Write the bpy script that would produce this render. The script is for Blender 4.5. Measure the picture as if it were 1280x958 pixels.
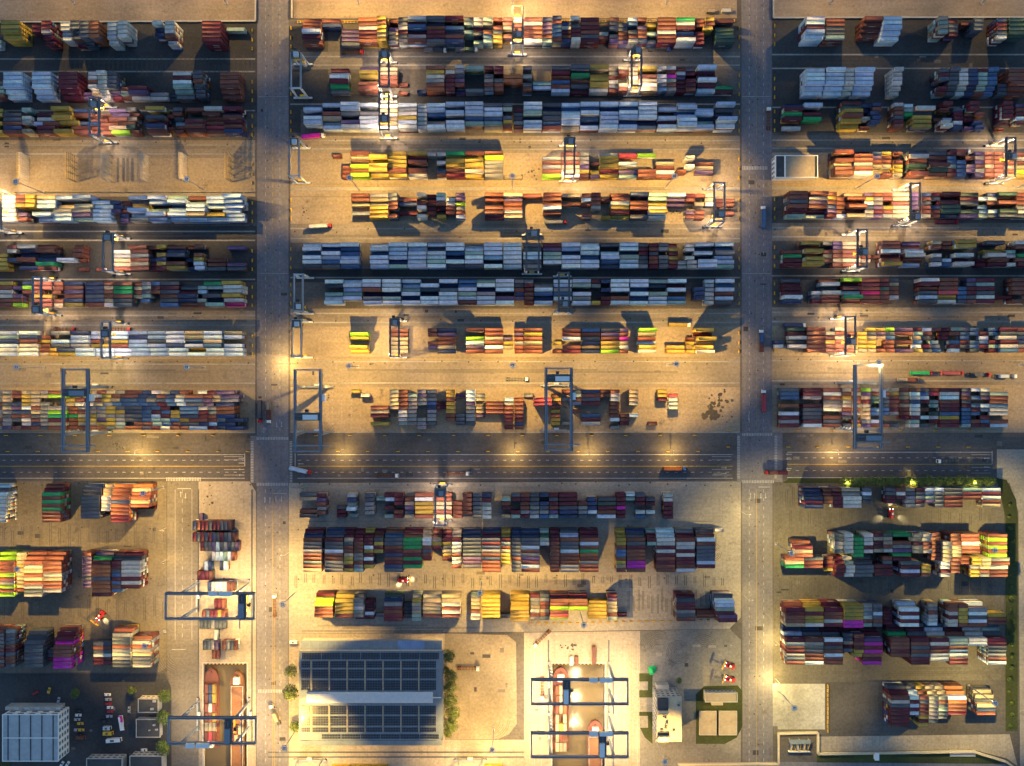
import bpy, math, random
import numpy as np

# ------------------------------------------------------------------ scene, camera, sky, light
for o in list(bpy.data.objects):
    bpy.data.objects.remove(o, do_unlink=True)
scene = bpy.context.scene
COL = scene.collection
random.seed(7)
RNG = np.random.default_rng(7)

H = 560.0            # camera height above the yard (m)
S = 0.54             # metres of ground per photograph pixel
CX, CY = 640.0, 479.0

cam = bpy.data.cameras.new('camera')
cam.sensor_width = 36.0
cam.lens = 36.0 * H / (1280 * S)
cam.clip_start = 1.0
cam.clip_end = 5000.0
cam_ob = bpy.data.objects.new('camera', cam)
cam_ob.location = (0, 0, H)
cam_ob.rotation_euler = (0, 0, 0)
COL.objects.link(cam_ob)
scene.camera = cam_ob

world = bpy.data.worlds.new('World')
scene.world = world
world.use_nodes = True
wn = world.node_tree.nodes
bg = wn['Background']
sky = wn.new('ShaderNodeTexSky')
sky.sky_type = 'NISHITA'
sky.sun_disc = False
sky.sun_elevation = math.radians(4.0)
sky.sun_rotation = math.radians(250)
sky.air_density = 1.0
sky.dust_density = 0.3
sky.ozone_density = 3.0
world.node_tree.links.new(sky.outputs[0], bg.inputs[0])
bg.inputs[1].default_value = 0.15

sun = bpy.data.lights.new('sun', 'SUN')
sun.energy = 0.06
sun.angle = math.radians(30)
sun.color = (1.0, 0.96, 0.92)
sun_ob = bpy.data.objects.new('sun', sun)
sun_ob.rotation_euler = (math.radians(35), 0, math.radians(160))
COL.objects.link(sun_ob)

scene.view_settings.view_transform = 'Standard'
scene.view_settings.look = 'None'
scene.view_settings.gamma = 1.0
scene.view_settings.exposure = 1.5
scene.view_settings.use_curve_mapping = False
scene.render.resolution_x = 1024
scene.render.resolution_y = 766

WARM = (1.0, 0.60, 0.145)
GOLD = (1.0, 0.71, 0.21)
PEACH = (1.0, 0.70, 0.42)
MAST_P = 70000.0      # watts of one floodlight mast (before the batwing optics)
RTG_P = 7600.0
STREET_P = 5500.0

# ------------------------------------------------------------------ helpers
def P(px, py, z=0.0):
    """point of the yard that the photograph shows at (px, py) when it lies z metres up"""
    f = (H - z) / H * S
    return ((px - CX) * f, -(py - CY) * f)

def tag(o, label=None, cat=None, group=None, kind=None):
    if label: o['label'] = label
    if cat: o['category'] = cat
    if group: o['group'] = group
    if kind: o['kind'] = kind
    return o

def link(o, parent=None):
    COL.objects.link(o)
    if parent is not None:
        o.parent = parent
    return o

def empty(name, loc=(0, 0, 0), rz=0.0):
    o = bpy.data.objects.new(name, None)
    o.location = loc
    o.rotation_euler = (0, 0, rz)
    o.empty_display_size = 0.5
    return link(o)

class MB:
    def __init__(self):
        self.v = []; self.f = []
    def quad(self, *pts):
        n = len(self.v); self.v += [tuple(p) for p in pts]
        self.f.append(tuple(range(n, n + len(pts)))); return self
    def hexa(self, b, t):
        n = len(self.v); self.v += [tuple(p) for p in b] + [tuple(p) for p in t]
        for q in ((3, 2, 1, 0), (4, 5, 6, 7), (0, 1, 5, 4), (1, 2, 6, 5), (2, 3, 7, 6), (3, 0, 4, 7)):
            self.f.append(tuple(n + i for i in q))
        return self
    def box(self, x0, x1, y0, y1, z0, z1):
        if x1 < x0: x0, x1 = x1, x0
        if y1 < y0: y0, y1 = y1, y0
        return self.hexa([(x0, y0, z0), (x1, y0, z0), (x1, y1, z0), (x0, y1, z0)],
                         [(x0, y0, z1), (x1, y0, z1), (x1, y1, z1), (x0, y1, z1)])
    def cbox(self, x, y, z, sx, sy, sz):
        return self.box(x - sx / 2, x + sx / 2, y - sy / 2, y + sy / 2, z - sz / 2, z + sz / 2)
    def leg(self, p, q, a, b):
        """tapered box from p (size a=(sx,sy)) to q (size b)"""
        r = lambda c, s: [(c[0] - s[0] / 2, c[1] - s[1] / 2, c[2]), (c[0] + s[0] / 2, c[1] - s[1] / 2, c[2]),
                          (c[0] + s[0] / 2, c[1] + s[1] / 2, c[2]), (c[0] - s[0] / 2, c[1] + s[1] / 2, c[2])]
        if p[2] > q[2]: p, q, a, b = q, p, b, a
        return self.hexa(r(p, a), r(q, b))
    def bar(self, p, q, w, h=None):
        h = h or w
        p = np.array(p, float); q = np.array(q, float); d = q - p
        L = np.linalg.norm(d)
        if L < 1e-6: return self
        d /= L
        up = np.array((0, 0, 1.0)) if abs(d[2]) < 0.95 else np.array((1.0, 0, 0))
        s = np.cross(d, up); s /= np.linalg.norm(s); u = np.cross(s, d)
        c = [(-1, -1), (1, -1), (1, 1), (-1, 1)]
        return self.hexa([p + s * w / 2 * i + u * h / 2 * j for i, j in c], [q + s * w / 2 * i + u * h / 2 * j for i, j in c])
    def cyl(self, p, q, r, n=10, r2=None):
        r2 = r if r2 is None else r2
        p = np.array(p, float); q = np.array(q, float); d = q - p; d /= np.linalg.norm(d)
        up = np.array((0, 0, 1.0)) if abs(d[2]) < 0.95 else np.array((1.0, 0, 0))
        s = np.cross(d, up); s /= np.linalg.norm(s); u = np.cross(s, d)
        k = len(self.v)
        for c, rr in ((p, r), (q, r2)):
            for i in range(n):
                a = 2 * math.pi * i / n
                self.v.append(tuple(c + s * rr * math.cos(a) + u * rr * math.sin(a)))
        for i in range(n):
            j = (i + 1) % n
            self.f.append((k + i, k + j, k + n + j, k + n + i))
        self.f.append(tuple(k + i for i in reversed(range(n))))
        self.f.append(tuple(k + n + i for i in range(n)))
        return self
    def prism(self, poly, z0, z1):
        n = len(poly); k = len(self.v)
        self.v += [(x, y, z0) for x, y in poly] + [(x, y, z1) for x, y in poly]
        self.f.append(tuple(k + i for i in reversed(range(n)))); self.f.append(tuple(k + n + i for i in range(n)))
        for i in range(n):
            j = (i + 1) % n
            self.f.append((k + i, k + j, k + n + j, k + n + i))
        return self
    def mesh(self, name, m):
        me = bpy.data.meshes.new(name)
        me.from_pydata([tuple(map(float, v)) for v in self.v], [], self.f)
        if m is not None: me.materials.append(m)
        me.update()
        return me
    def build(self, name, m, parent=None, loc=None):
        o = bpy.data.objects.new(name, self.mesh(name, m))
        if loc is not None: o.location = loc
        return link(o, parent)

def copy_tree(o, parent=None):
    c = o.copy(); link(c)
    if parent is not None: c.parent = parent
    for ch in o.children: copy_tree(ch, c)
    return c

# ------------------------------------------------------------------ materials
def new_mat(name):
    m = bpy.data.materials.new(name); m.use_nodes = True
    nt = m.node_tree; b = nt.nodes['Principled BSDF']
    return m, nt, b

def N(nt, t, **kw):
    n = nt.nodes.new(t)
    for k, v in kw.items(): setattr(n, k, v)
    return n

def noise(nt, vec, scale, detail=5, rough=0.6):
    n = N(nt, 'ShaderNodeTexNoise'); n.inputs['Scale'].default_value = scale
    n.inputs['Detail'].default_value = detail; n.inputs['Roughness'].default_value = rough
    nt.links.new(vec, n.inputs['Vector']); return n.outputs['Fac']

def ramp(nt, fac, stops):
    r = N(nt, 'ShaderNodeValToRGB')
    el = r.color_ramp.elements
    while len(el) < len(stops): el.new(0.5)
    for e, (p, c) in zip(el, stops):
        e.position = p
        e.color = (c, c, c, 1) if not isinstance(c, (tuple, list)) else (*c, 1)
    nt.links.new(fac, r.inputs[0]); return r.outputs['Color']

def mix(nt, a, b, fac, mode='MIX'):
    n = N(nt, 'ShaderNodeMix', data_type='RGBA', blend_type=mode)
    for s, v in ((6, a), (7, b)):
        if hasattr(v, 'is_linked'): nt.links.new(v, n.inputs[s])
        else: n.inputs[s].default_value = (*v, 1)
    if hasattr(fac, 'is_linked'): nt.links.new(fac, n.inputs[0])
    else: n.inputs[0].default_value = fac
    return n.outputs[2]

def mapping(nt, vec, scale, loc=(0, 0, 0)):
    n = N(nt, 'ShaderNodeMapping'); n.inputs['Scale'].default_value = scale; n.inputs['Location'].default_value = loc
    nt.links.new(vec, n.inputs['Vector']); return n.outputs[0]

def ground_mat(name, base, dark=0.6, light=1.25, streak='x', joints=0.0, rough=0.85, seed=0.0, blot=0.55, stain=(0.03, 0.028, 0.025), spec=0.3):
    """worn paving: broad patches, fine grain, tyre streaks, oil blots, optional slab joints"""
    m, nt, b = new_mat(name)
    pos = N(nt, 'ShaderNodeNewGeometry').outputs['Position']
    pos = mapping(nt, pos, (1, 1, 1), (seed, seed * 1.7, 0))
    big = noise(nt, pos, 0.022, 6, 0.6)
    c = mix(nt, tuple(v * dark for v in base), tuple(min(v * light, 0.9) for v in base), ramp(nt, big, [(0.3, 0.0), (0.7, 1.0)]))
    fine = noise(nt, pos, 0.55, 6, 0.7)
    c = mix(nt, c, ramp(nt, fine, [(0.25, 0.55), (0.75, 1.4)]), 0.75, 'MULTIPLY')
    sc = (0.018, 0.32, 1) if streak == 'x' else (0.32, 0.018, 1)
    if streak:
        st = noise(nt, mapping(nt, pos, sc), 1.0, 4, 0.7)
        c = mix(nt, c, ramp(nt, st, [(0.3, 0.75), (0.6, 1.1)]), 0.45, 'MULTIPLY')
    bl = noise(nt, pos, 0.11, 5, 0.65)
    c = mix(nt, c, stain, ramp(nt, bl, [(0.6, 0.0), (0.72, blot)]))
    if joints > 0:
        br = N(nt, 'ShaderNodeTexBrick'); br.offset = 0.0
        br.inputs['Scale'].default_value = 1.0; br.inputs['Mortar Size'].default_value = 0.09
        br.inputs['Brick Width'].default_value = joints; br.inputs['Row Height'].default_value = joints
        br.inputs['Color1'].default_value = (1, 1, 1, 1); br.inputs['Color2'].default_value = (0.95, 0.95, 0.95, 1)
        br.inputs['Mortar'].default_value = (0.72, 0.72, 0.72, 1)
        nt.links.new(pos, br.inputs['Vector'])
        c = mix(nt, c, br.outputs['Color'], 0.55, 'MULTIPLY')
    nt.links.new(c, b.inputs['Base Color'])
    b.inputs['Roughness'].default_value = rough
    b.inputs['Specular IOR Level'].default_value = spec
    bp = N(nt, 'ShaderNodeBump'); bp.inputs['Strength'].default_value = 0.35; bp.inputs['Distance'].default_value = 0.3
    nt.links.new(fine, bp.inputs['Height']); nt.links.new(bp.outputs[0], b.inputs['Normal'])
    return m

def paint(name, base, rough=0.45, metal=0.0, wear=0.35, scale=0.6, spec=0.4):
    m, nt, b = new_mat(name)
    tc = N(nt, 'ShaderNodeTexCoord').outputs['Object']
    f = noise(nt, tc, scale, 6, 0.7)
    c = mix(nt, tuple(v * 0.6 for v in base), tuple(min(1, v * 1.2) for v in base), ramp(nt, f, [(0.3, 1 - wear), (0.65, 1.0)]))
    g = noise(nt, tc, scale * 5, 4, 0.6)
    c = mix(nt, c, ramp(nt, g, [(0.3, 0.7), (0.6, 1.05)]), 0.5, 'MULTIPLY')
    nt.links.new(c, b.inputs['Base Color'])
    nt.links.new(ramp(nt, f, [(0.3, min(1, rough + 0.25)), (0.7, rough)]), b.inputs['Roughness'])
    b.inputs['Metallic'].default_value = metal
    b.inputs['Specular IOR Level'].default_value = spec
    return m

def glow(name, color, strength):
    m, nt, b = new_mat(name)
    b.inputs['Base Color'].default_value = (*color, 1)
    b.inputs['Emission Color'].default_value = (*color, 1)
    f = noise(nt, N(nt, 'ShaderNodeTexCoord').outputs['Object'], 2.0, 2)
    r = N(nt, 'ShaderNodeMapRange'); r.inputs['To Min'].default_value = strength * 0.8; r.inputs['To Max'].default_value = strength * 1.2
    nt.links.new(f, r.inputs['Value']); nt.links.new(r.outputs[0], b.inputs['Emission Strength'])
    return m

M = {}
M['asphalt'] = ground_mat('yard_asphalt', (0.112, 0.102, 0.096), streak='x', blot=0.5)
M['lane'] = ground_mat('lane_asphalt', (0.165, 0.150, 0.135), streak='x', seed=31, blot=0.25, dark=0.75, light=1.15)
M['tan'] = ground_mat('lit_tan_paving', (0.30, 0.242, 0.175), streak='x', seed=49, blot=0.6, dark=0.68, light=1.2)  # paler copy of the yard ground, mast light painted into its colour
M['litlane'] = ground_mat('lit_tan_lane', (0.235, 0.200, 0.160), streak='x', seed=36, blot=0.35, dark=0.75, light=1.15)  # lane asphalt lightened in colour for the aisles under mast light
M['avenue'] = ground_mat('avenue_concrete', (0.172, 0.164, 0.182), streak='y', seed=57, blot=0.3, joints=9.0, dark=0.78, light=1.18)
M['highway'] = ground_mat('highway_asphalt', (0.088, 0.082, 0.090), streak='x', seed=91, blot=0.2, dark=0.75, light=1.2)
M['slab'] = ground_mat('pale_concrete', (0.33, 0.30, 0.262), streak='x', seed=12, joints=7.0, blot=0.5, dark=0.72, light=1.15)
M['worn'] = ground_mat('worn_concrete', (0.165, 0.145, 0.118), streak='y', seed=77, joints=6.0, blot=0.6, dark=0.7, light=1.15)
M['quay'] = ground_mat('quay_concrete', (0.37, 0.32, 0.26), streak='y', seed=5, joints=8.0, blot=0.35, dark=0.8, light=1.1)
M['lot'] = ground_mat('lot_concrete', (0.27, 0.23, 0.175), streak=None, seed=43, blot=0.5)
M['dark'] = ground_mat('office_asphalt', (0.055, 0.058, 0.064), streak=None, seed=63, blot=0.4)
M['lotslab'] = ground_mat('lot_slab', (0.22, 0.21, 0.195), streak=None, seed=71, blot=0.6, joints=7.0)
M['pad'] = ground_mat('bleached_pad', (0.40, 0.39, 0.36), streak=None, seed=21, blot=0.9, dark=0.5, light=1.5, stain=(0.12, 0.12, 0.12))
M['hedgeyard'] = ground_mat('hedge_yard_asphalt', (0.125, 0.114, 0.098), streak='y', seed=88, blot=0.55, dark=0.75)
M['sand'] = ground_mat('bare_sand', (0.33, 0.26, 0.19), streak='x', seed=3, blot=0.5, dark=0.7, light=1.2, stain=(0.10, 0.08, 0.06))
M['grass'] = ground_mat('mown_grass', (0.045, 0.058, 0.018), streak=None, seed=9, blot=0.4, stain=(0.02, 0.03, 0.01), dark=0.6, light=1.4)
M['runway'] = ground_mat('runway_concrete', (0.30, 0.285, 0.26), streak='x', seed=19, blot=0.4)
M['white_line'] = ground_mat('white_paint', (0.40, 0.395, 0.38), streak=None, seed=2, blot=0.6, stain=(0.2, 0.2, 0.2), dark=0.7)
M['yellow_line'] = ground_mat('yellow_paint', (0.38, 0.26, 0.06), streak=None, seed=4, blot=0.6, stain=(0.15, 0.12, 0.08), dark=0.7)
M['oil'] = ground_mat('oil_stain', (0.065, 0.056, 0.046), streak=None, seed=6, rough=0.5)
M['shade'] = ground_mat('shade_and_patch_asphalt', (0.060, 0.060, 0.062), streak='x', seed=14, blot=0.4)  # dark asphalt carrying the shade of unlit bays; also used for repair patches
M['rubber'] = ground_mat('rubber_marks', (0.10, 0.092, 0.082), streak=None, seed=27, blot=0.3)
M['crane'] = paint('crane_blue_grey', (0.20, 0.235, 0.285), wear=0.3)
M['crane_pale'] = paint('crane_pale_grey', (0.46, 0.50, 0.54), wear=0.3)
M['crane_dark'] = paint('crane_dark_steel', (0.085, 0.095, 0.115), wear=0.4)
M['gantry_blue'] = paint('gantry_blue', (0.20, 0.235, 0.285), wear=0.3)
M['steel'] = paint('galvanised_steel', (0.40, 0.41, 0.42), rough=0.4, metal=0.3)
M['white'] = paint('white_enamel', (0.72, 0.72, 0.71), wear=0.2)
M['black'] = paint('black_rubber', (0.018, 0.018, 0.02), rough=0.8)
M['glass'] = paint('dark_glass', (0.02, 0.025, 0.035), rough=0.1, wear=0.1, spec=0.8)
M['pane'] = paint('window_pane', (0.10, 0.11, 0.13), rough=0.15, wear=0.1, spec=0.7)
M['yellow'] = paint('warning_yellow', (0.70, 0.42, 0.03), wear=0.4)
M['red'] = paint('truck_red', (0.42, 0.02, 0.025), wear=0.2)
M['blue'] = paint('truck_blue', (0.05, 0.12, 0.35), wear=0.2)
M['rust'] = paint('rusty_chassis', (0.16, 0.06, 0.03), rough=0.7, wear=0.6)
M['conc'] = paint('wall_concrete', (0.40, 0.385, 0.36), rough=0.85, wear=0.4, scale=0.15)
M['roof_metal'] = paint('roof_sheet', (0.155, 0.19, 0.225), rough=0.4, wear=0.25, scale=0.08)
M['roof_pale'] = paint('roof_sheet_pale', (0.37, 0.385, 0.40), rough=0.5, wear=0.3, scale=0.08)
M['roof_blue'] = paint('roof_sheet_blue', (0.16, 0.24, 0.40), rough=0.4, wear=0.25, scale=0.08)
M['roof_dark'] = paint('roof_membrane', (0.060, 0.063, 0.068), rough=0.8, wear=0.5, scale=0.1)
M['roof_tan'] = paint('roof_screed', (0.30, 0.255, 0.19), rough=0.85, wear=0.4, scale=0.12)
M['roof_cream'] = paint('roof_tile_cream', (0.52, 0.43, 0.29), rough=0.8, wear=0.25, scale=0.15)
M['solar'] = paint('solar_cells', (0.026, 0.031, 0.045), rough=0.22, wear=0.2, scale=0.2, spec=0.6)
M['hull_red'] = paint('barge_red', (0.155, 0.058, 0.050), rough=0.6, wear=0.5, scale=0.25)
M['hold'] = paint('barge_hold_rust', (0.20, 0.10, 0.06), rough=0.8, wear=0.6, scale=0.2)
M['bark'] = paint('bark', (0.07, 0.05, 0.035), rough=0.9)
M['lamp'] = glow('lamp_glass', (1.0, 0.85, 0.6), 30.0)
M['net'] = paint('green_net', (0.02, 0.42, 0.13), rough=0.7, wear=0.4)
M['magenta'] = paint('container_magenta', (0.6, 0.03, 0.35))

def leaf_mat(name, a, b_):
    m, nt, b = new_mat(name)
    g = N(nt, 'ShaderNodeNewGeometry')
    n = N(nt, 'ShaderNodeTexNoise'); n.inputs['Scale'].default_value = 0.9
    nt.links.new(g.outputs['Position'], n.inputs['Vector'])
    c = mix(nt, a, b_, ramp(nt, n.outputs['Fac'], [(0.35, 0.0), (0.65, 1.0)]))
    nt.links.new(c, b.inputs['Base Color'])
    b.inputs['Roughness'].default_value = 0.6
    return m
M['leaf'] = leaf_mat('leaves', (0.045, 0.085, 0.014), (0.14, 0.19, 0.032))

# container paint: colour comes from a per-face attribute, wear from noise
def container_material():
    m, nt, b = new_mat('container_paint')
    at = N(nt, 'ShaderNodeAttribute'); at.attribute_name = 'Col'
    pos = N(nt, 'ShaderNodeNewGeometry').outputs['Position']
    g = noise(nt, pos, 0.35, 6, 0.7)
    c = mix(nt, at.outputs['Color'], ramp(nt, g, [(0.25, 0.55), (0.7, 1.12)]), 0.8, 'MULTIPLY')
    st = noise(nt, mapping(nt, pos, (2.2, 0.25, 0.25)), 1.0, 5, 0.7)
    c = mix(nt, c, ramp(nt, st, [(0.3, 0.75), (0.62, 1.08)]), 0.4, 'MULTIPLY')
    mk = noise(nt, mapping(nt, pos, (0.9, 2.6, 2.0)), 1.0, 3, 0.6)
    c = mix(nt, c, ramp(nt, mk, [(0.60, 1.0), (0.68, 0.45)]), 0.55, 'MULTIPLY')
    r = noise(nt, pos, 1.3, 5, 0.7)
    c = mix(nt, c, (0.13, 0.06, 0.03), ramp(nt, r, [(0.64, 0.0), (0.76, 0.55)]))
    nt.links.new(c, b.inputs['Base Color'])
    b.inputs['Roughness'].default_value = 0.55
    b.inputs['Specular IOR Level'].default_value = 0.35
    w = N(nt, 'ShaderNodeTexWave'); w.inputs['Scale'].default_value = 1.1; w.bands_direction = 'X'
    nt.links.new(pos, w.inputs['Vector'])
    bp = N(nt, 'ShaderNodeBump'); bp.inputs['Strength'].default_value = 0.5; bp.inputs['Distance'].default_value = 0.05
    nt.links.new(w.outputs['Fac'], bp.inputs['Height']); nt.links.new(bp.outputs[0], b.inputs['Normal'])
    return m
M['container'] = container_material()

# ------------------------------------------------------------------ lamps
def batwing(light, color, cap=9.0, power=2.2, reach=None):
    """floodlight optics: throws more light outward than straight down, none upward; reach = tangent of the
    aimed floods' cut-off (along x, along y)"""
    light.use_nodes = True
    nt = light.node_tree
    em = nt.nodes.get('Emission') or N(nt, 'ShaderNodeEmission')
    g = N(nt, 'ShaderNodeTexCoord')
    sx = N(nt, 'ShaderNodeSeparateXYZ'); nt.links.new(g.outputs['Normal'], sx.inputs[0])
    def mth(op, a, b=None):
        n = N(nt, 'ShaderNodeMath', operation=op)
        for i, v in enumerate((a, b)):
            if v is None: continue
            if hasattr(v, 'is_linked'): nt.links.new(v, n.inputs[i])
            else: n.inputs[i].default_value = v
        return n.outputs[0]
    def rng(v, a, b, c=0.0, d=1.0):
        n = N(nt, 'ShaderNodeMapRange', interpolation_type='SMOOTHSTEP')
        for k, q in (('From Min', a), ('From Max', b), ('To Min', c), ('To Max', d)): n.inputs[k].default_value = q
        nt.links.new(v, n.inputs['Value']); return n.outputs[0]
    down = mth('MULTIPLY', sx.outputs['Z'], -1.0)
    cz = mth('MAXIMUM', down, 0.02)
    val = mth('MINIMUM', mth('POWER', cz, -power), cap)
    val = mth('MULTIPLY', val, rng(down, 0.02, 0.22))
    if reach:
        u = mth('DIVIDE', mth('DIVIDE', sx.outputs['X'], cz), reach[0]); v = mth('DIVIDE', mth('DIVIDE', sx.outputs['Y'], cz), reach[1])
        q = mth('SQRT', mth('ADD', mth('MULTIPLY', u, u), mth('MULTIPLY', v, v)))
        val = mth('MULTIPLY', val, rng(q, 0.80, 1.18, 1.0, 0.03))
    nt.links.new(val, em.inputs['Strength'])
    em.inputs['Color'].default_value = (1, 1, 1, 1)
    light.color = color

LIGHT_CACHE = {}
def lamp_light(parent, loc, watts, color, radius=0.5, cap=9.0, power=2.2, reach=None):
    key = (round(watts), color, radius, cap, power, reach)
    if key not in LIGHT_CACHE:
        l = bpy.data.lights.new('lamp_light', 'POINT')
        l.energy = watts; l.shadow_soft_size = radius
        batwing(l, color, cap, power, reach)
        LIGHT_CACHE[key] = l
    o = bpy.data.objects.new('lamp_light', LIGHT_CACHE[key])
    o.location = loc
    return link(o, parent)
# ------------------------------------------------------------------ the stacked containers
# Each yard row: what the photograph shows from above, bay by bay: position of the bay's edge, length in
# ten-foot units (4 = forty foot, 2 = twenty foot), roof colour slot by slot, storeys slot by slot.
PAL = {
 'r': ('rust red', (0.235, 0.080, 0.062)), 'm': ('maroon', (0.140, 0.018, 0.045)), 'b': ('pale blue', (0.54, 0.65, 0.83)),
 'w': ('white', (0.60, 0.60, 0.59)), 's': ('silver grey', (0.30, 0.31, 0.345)), 'd': ('slate grey', (0.085, 0.105, 0.145)),
 'n': ('navy blue', (0.030, 0.055, 0.150)), 'u': ('blue', (0.075, 0.180, 0.400)), 'y': ('yellow', (0.520, 0.370, 0.075)),
 'l': ('lime green', (0.310, 0.620, 0.040)), 'g': ('green', (0.018, 0.290, 0.110)), 't': ('pale mint', (0.370, 0.540, 0.500)),
 'k': ('magenta', (0.520, 0.020, 0.420)), 'o': ('orange', (0.440, 0.150, 0.065)), 'p': ('violet', (0.150, 0.095, 0.240)),
 'h': ('hot pink', (0.600, 0.015, 0.180)),
 'i': ('icy blue', (0.400, 0.540, 0.780)),  # pale boxes tinted bluer in colour to offset the warm lamplight
 'e': ('beige', (0.470, 0.395, 0.290)), 'c': ('dark green', (0.060, 0.130, 0.110)), 'q': ('pink red', (0.600, 0.090, 0.130)),
}
BLOCKS = []
def block(key, sector, row, n, pitch, ys=None, yn=None, data=''):
    if ys is None: ys = yn + n * pitch / S
    BLOCKS.append((key, sector, row, n, pitch, ys, data))

RACK, MID, SHOP = 'rack yard', 'middle yard', 'workshop yard'
BARGE, WARE, HEDGE = 'barge side yard', 'warehouse yard', 'hedge yard'

block('C1', MID, 9, 6, 2.84, ys=61.5, data='''
378 4 rrrbmr 344543|403 4 rn.... 3|427 4 ..pppd 2|448 4 orwmmr 4|471 2 yryyey 5|486 2 r.pees 3|498 2 ddwmds 4
509 4 wmumsr 545344|532 4 ddrmmd 534444|556.5 4 mdudrn 524344|580 2 dtdtd. 4424|592 2 wwmd.t 443303|604 2 ts.rut 4
616.5 2 r.rdyy 4|629 2 rre.r. 4|641 2 errers 3|655 4 rwrrrw 4|678.5 2 nppprt 4|690.5 2 nruuur 5|702 2 .nwmrn 4
713 2 w.dmmw 5|726 4 mrmrdm 4|749 2 ...wr. 3|762 2 rdd.dp 4|773 2 .ddrrp 3|785 2 bu.drw 4|797 2 r.prrn 4|809 2 .y.t.n 3
822 4 rrrwrm 4|845.5 4 gwmumb 444335|869 2 rr.mmm 3|880 2 yry... 4|894 4 r.cccc 303344''')
block('C2', MID, 8, 6, 2.84, ys=121, data='''
414 4 mbbmgs 224432|448 4 pyy.rr 344055|474 4 eerr.. 3|498 2 ...r.r 1|521.5 2 .....n 2|532.5 4 rywsro 4|557 2 .wmmmm 4
569 2 wsdprp 554441|581.5 4 t....s 400003|605.5 2 m.dsrd 4|618 2 mm.drr 4|630 4 ..oo.. 4|653.5 2 d.s.dr 4|666 4 ...tb. 2
689.5 4 dmrurb 443333|714 4 d.grdm 505332|738 4 y.yyyw 504553|761 2 eerwsr 3|773 2 er..er 4|786 2 eeweye 3|798 4 y.rewe 4
821 2 w.wwdu 4|833 2 wmksrs 4|845.5 2 mwpmmm 3|857 2 dm.mmr 330444|871 4 bmpbmb 533543|893 4 ....gm 2''')
block('C3', MID, 7, 6, 2.84, ys=166.5, data='''
379 4 ububb. 24244|403 4 bnrebb 424423|424.5 4 bbs.pw 554044|449 4 b.sbbb 4|474 4 weweew 3|498 4 bswybw 4|522 2 wwwwww 3
533.5 4 bbu.sb 443034|557 4 bnbnbb 535244|581 4 bbbut. 55533|605 4 dbbute 444332|629 2 dt.dyr 4|642 2 .mddsr 3
654.5 4 bbtnbb 555244|678.5 4 dnddur 434433|702 4 bubbbe 434542|726 4 bubunb 545323|750 4 bnbbbb 534444|774.5 4 bubbnb 545534
798.5 4 bbbbns 555523|823 4 db.bmb 340434|845.5 4 bbubbb 463566|869 4 .bbntb 334234|893 4 bdnmbb 532274''')
block('C4', MID, 6, 6, 2.84, ys=225.7, data='''
416 2 r..... 1|428 2 ...rrr 2|438 4 rerlrl 433434|461 4 eyyyyy 353553|485 4 yyyyry 444443|510 4 ymr.rw 434043|534 2 w..... 3
546 2 w.w.nr 3|557.5 4 gyyyrm 435443|581 4 ryyywy 435532|606 4 rlssss 443333|630 4 .....e 1|678 4 .srsrl 3|701.5 4 rereew 3
725 2 eeepyr 3|737.5 2 ..r.yp 2|750 4 wyyymy 244432|773.5 4 q.b.pt 2|797 4 l...rr 200033|820 4 ..erbr 2|846 2 ....r. 3
857 2 .w.w.. 4|869 4 ..rep. 2''')
block('C5', MID, 5, 6, 2.84, ys=276.5, data='''
439 4 rre.s. 332020|462 4 sesyyy 332444|485 2 ssrr.r 4|498.5 4 .rn.m. 033020|521 2 w.mw.w 4|534 2 mmrmr. 2|545.5 2 tbrm.y 444203
557.5 2 .wwrr. 3|570 2 pplsrb 443333|606 4 rr.rrm 430443|630 4 eprrse 433344|654 4 r..... 3|679 4 rrrbr. 44343|703 4 e.r... 3
727.5 2 rbr..r 332005|739.5 2 mrrs.. 4|752 2 .r...y 2|763.5 4 rrwymy 344442|787.5 4 n.rrmd 504423|810.5 4 ttywyw 443352
833 4 bpp... 432|857 2 mr..pr 3|869 2 r.e.rr 3|882 2 eew... 3|895 4 .rr.r. 2''')
block('C6', MID, 4, 6, 2.84, ys=337.7, data='''
378 4 bbubbd 342443|402.5 4 bnbbud 324333|426 4 buubbu 433343|462 4 bbubbb 242443|486 4 bbbbnt 433323|510 4 bbbbbb 434445
534 4 bdbbtb 324444|557 4 bbunbd 443242|581 4 ubtbbd 134443|605 4 bbbbnb 444314|629 4 bbbbbb 444443|654 4 ddbbds 3
679 4 mpttb. 3|702.5 4 bbnbbb 432444|726 4 bbbubb 354344|751 4 d.bbud 303432|775 4 bbntbb 442544|798.5 2 dmmdds 3
811.5 2 mrdrrm 3|823.5 2 ds.sdd 4|836 2 mymyrm 233333|847 2 ....ww 2|856.5 2 ww.www 3|869 4 bdbnbb 424155|893 4 busbbt 435333''')
block('C7', MID, 3, 6, 2.84, ys=382.5, data='''
406 4 bd.tbb 320334|428.5 4 bbbtb. 24334|453 4 bbrnsb 444133|477.5 4 bbbntb 444133|502 4 bbtbnb 323424|525 4 .bdnbb 343144
548.5 4 bnsbbb 423444|573 4 uubtbr 334433|596 4 tbnsbb 342444|619.5 4 bbb.pb 4|643.5 2 sdrnp. 3|655.5 2 smrrrr 343332
668 4 .sbunb 334323|692 4 bbsub. 3|716 4 bt.bsb 440433|739.5 2 ms...y 3|751.5 2 n.n.mm 3|763.5 4 bbb.rb 4|788 4 bbubub 442423
811 4 td.tbb 320433|834.5 4 bmbrut 424233|869 2 ..nnn. 5|881 2 wwwwww 3|894 4 bubrbd 434332''')
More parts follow.
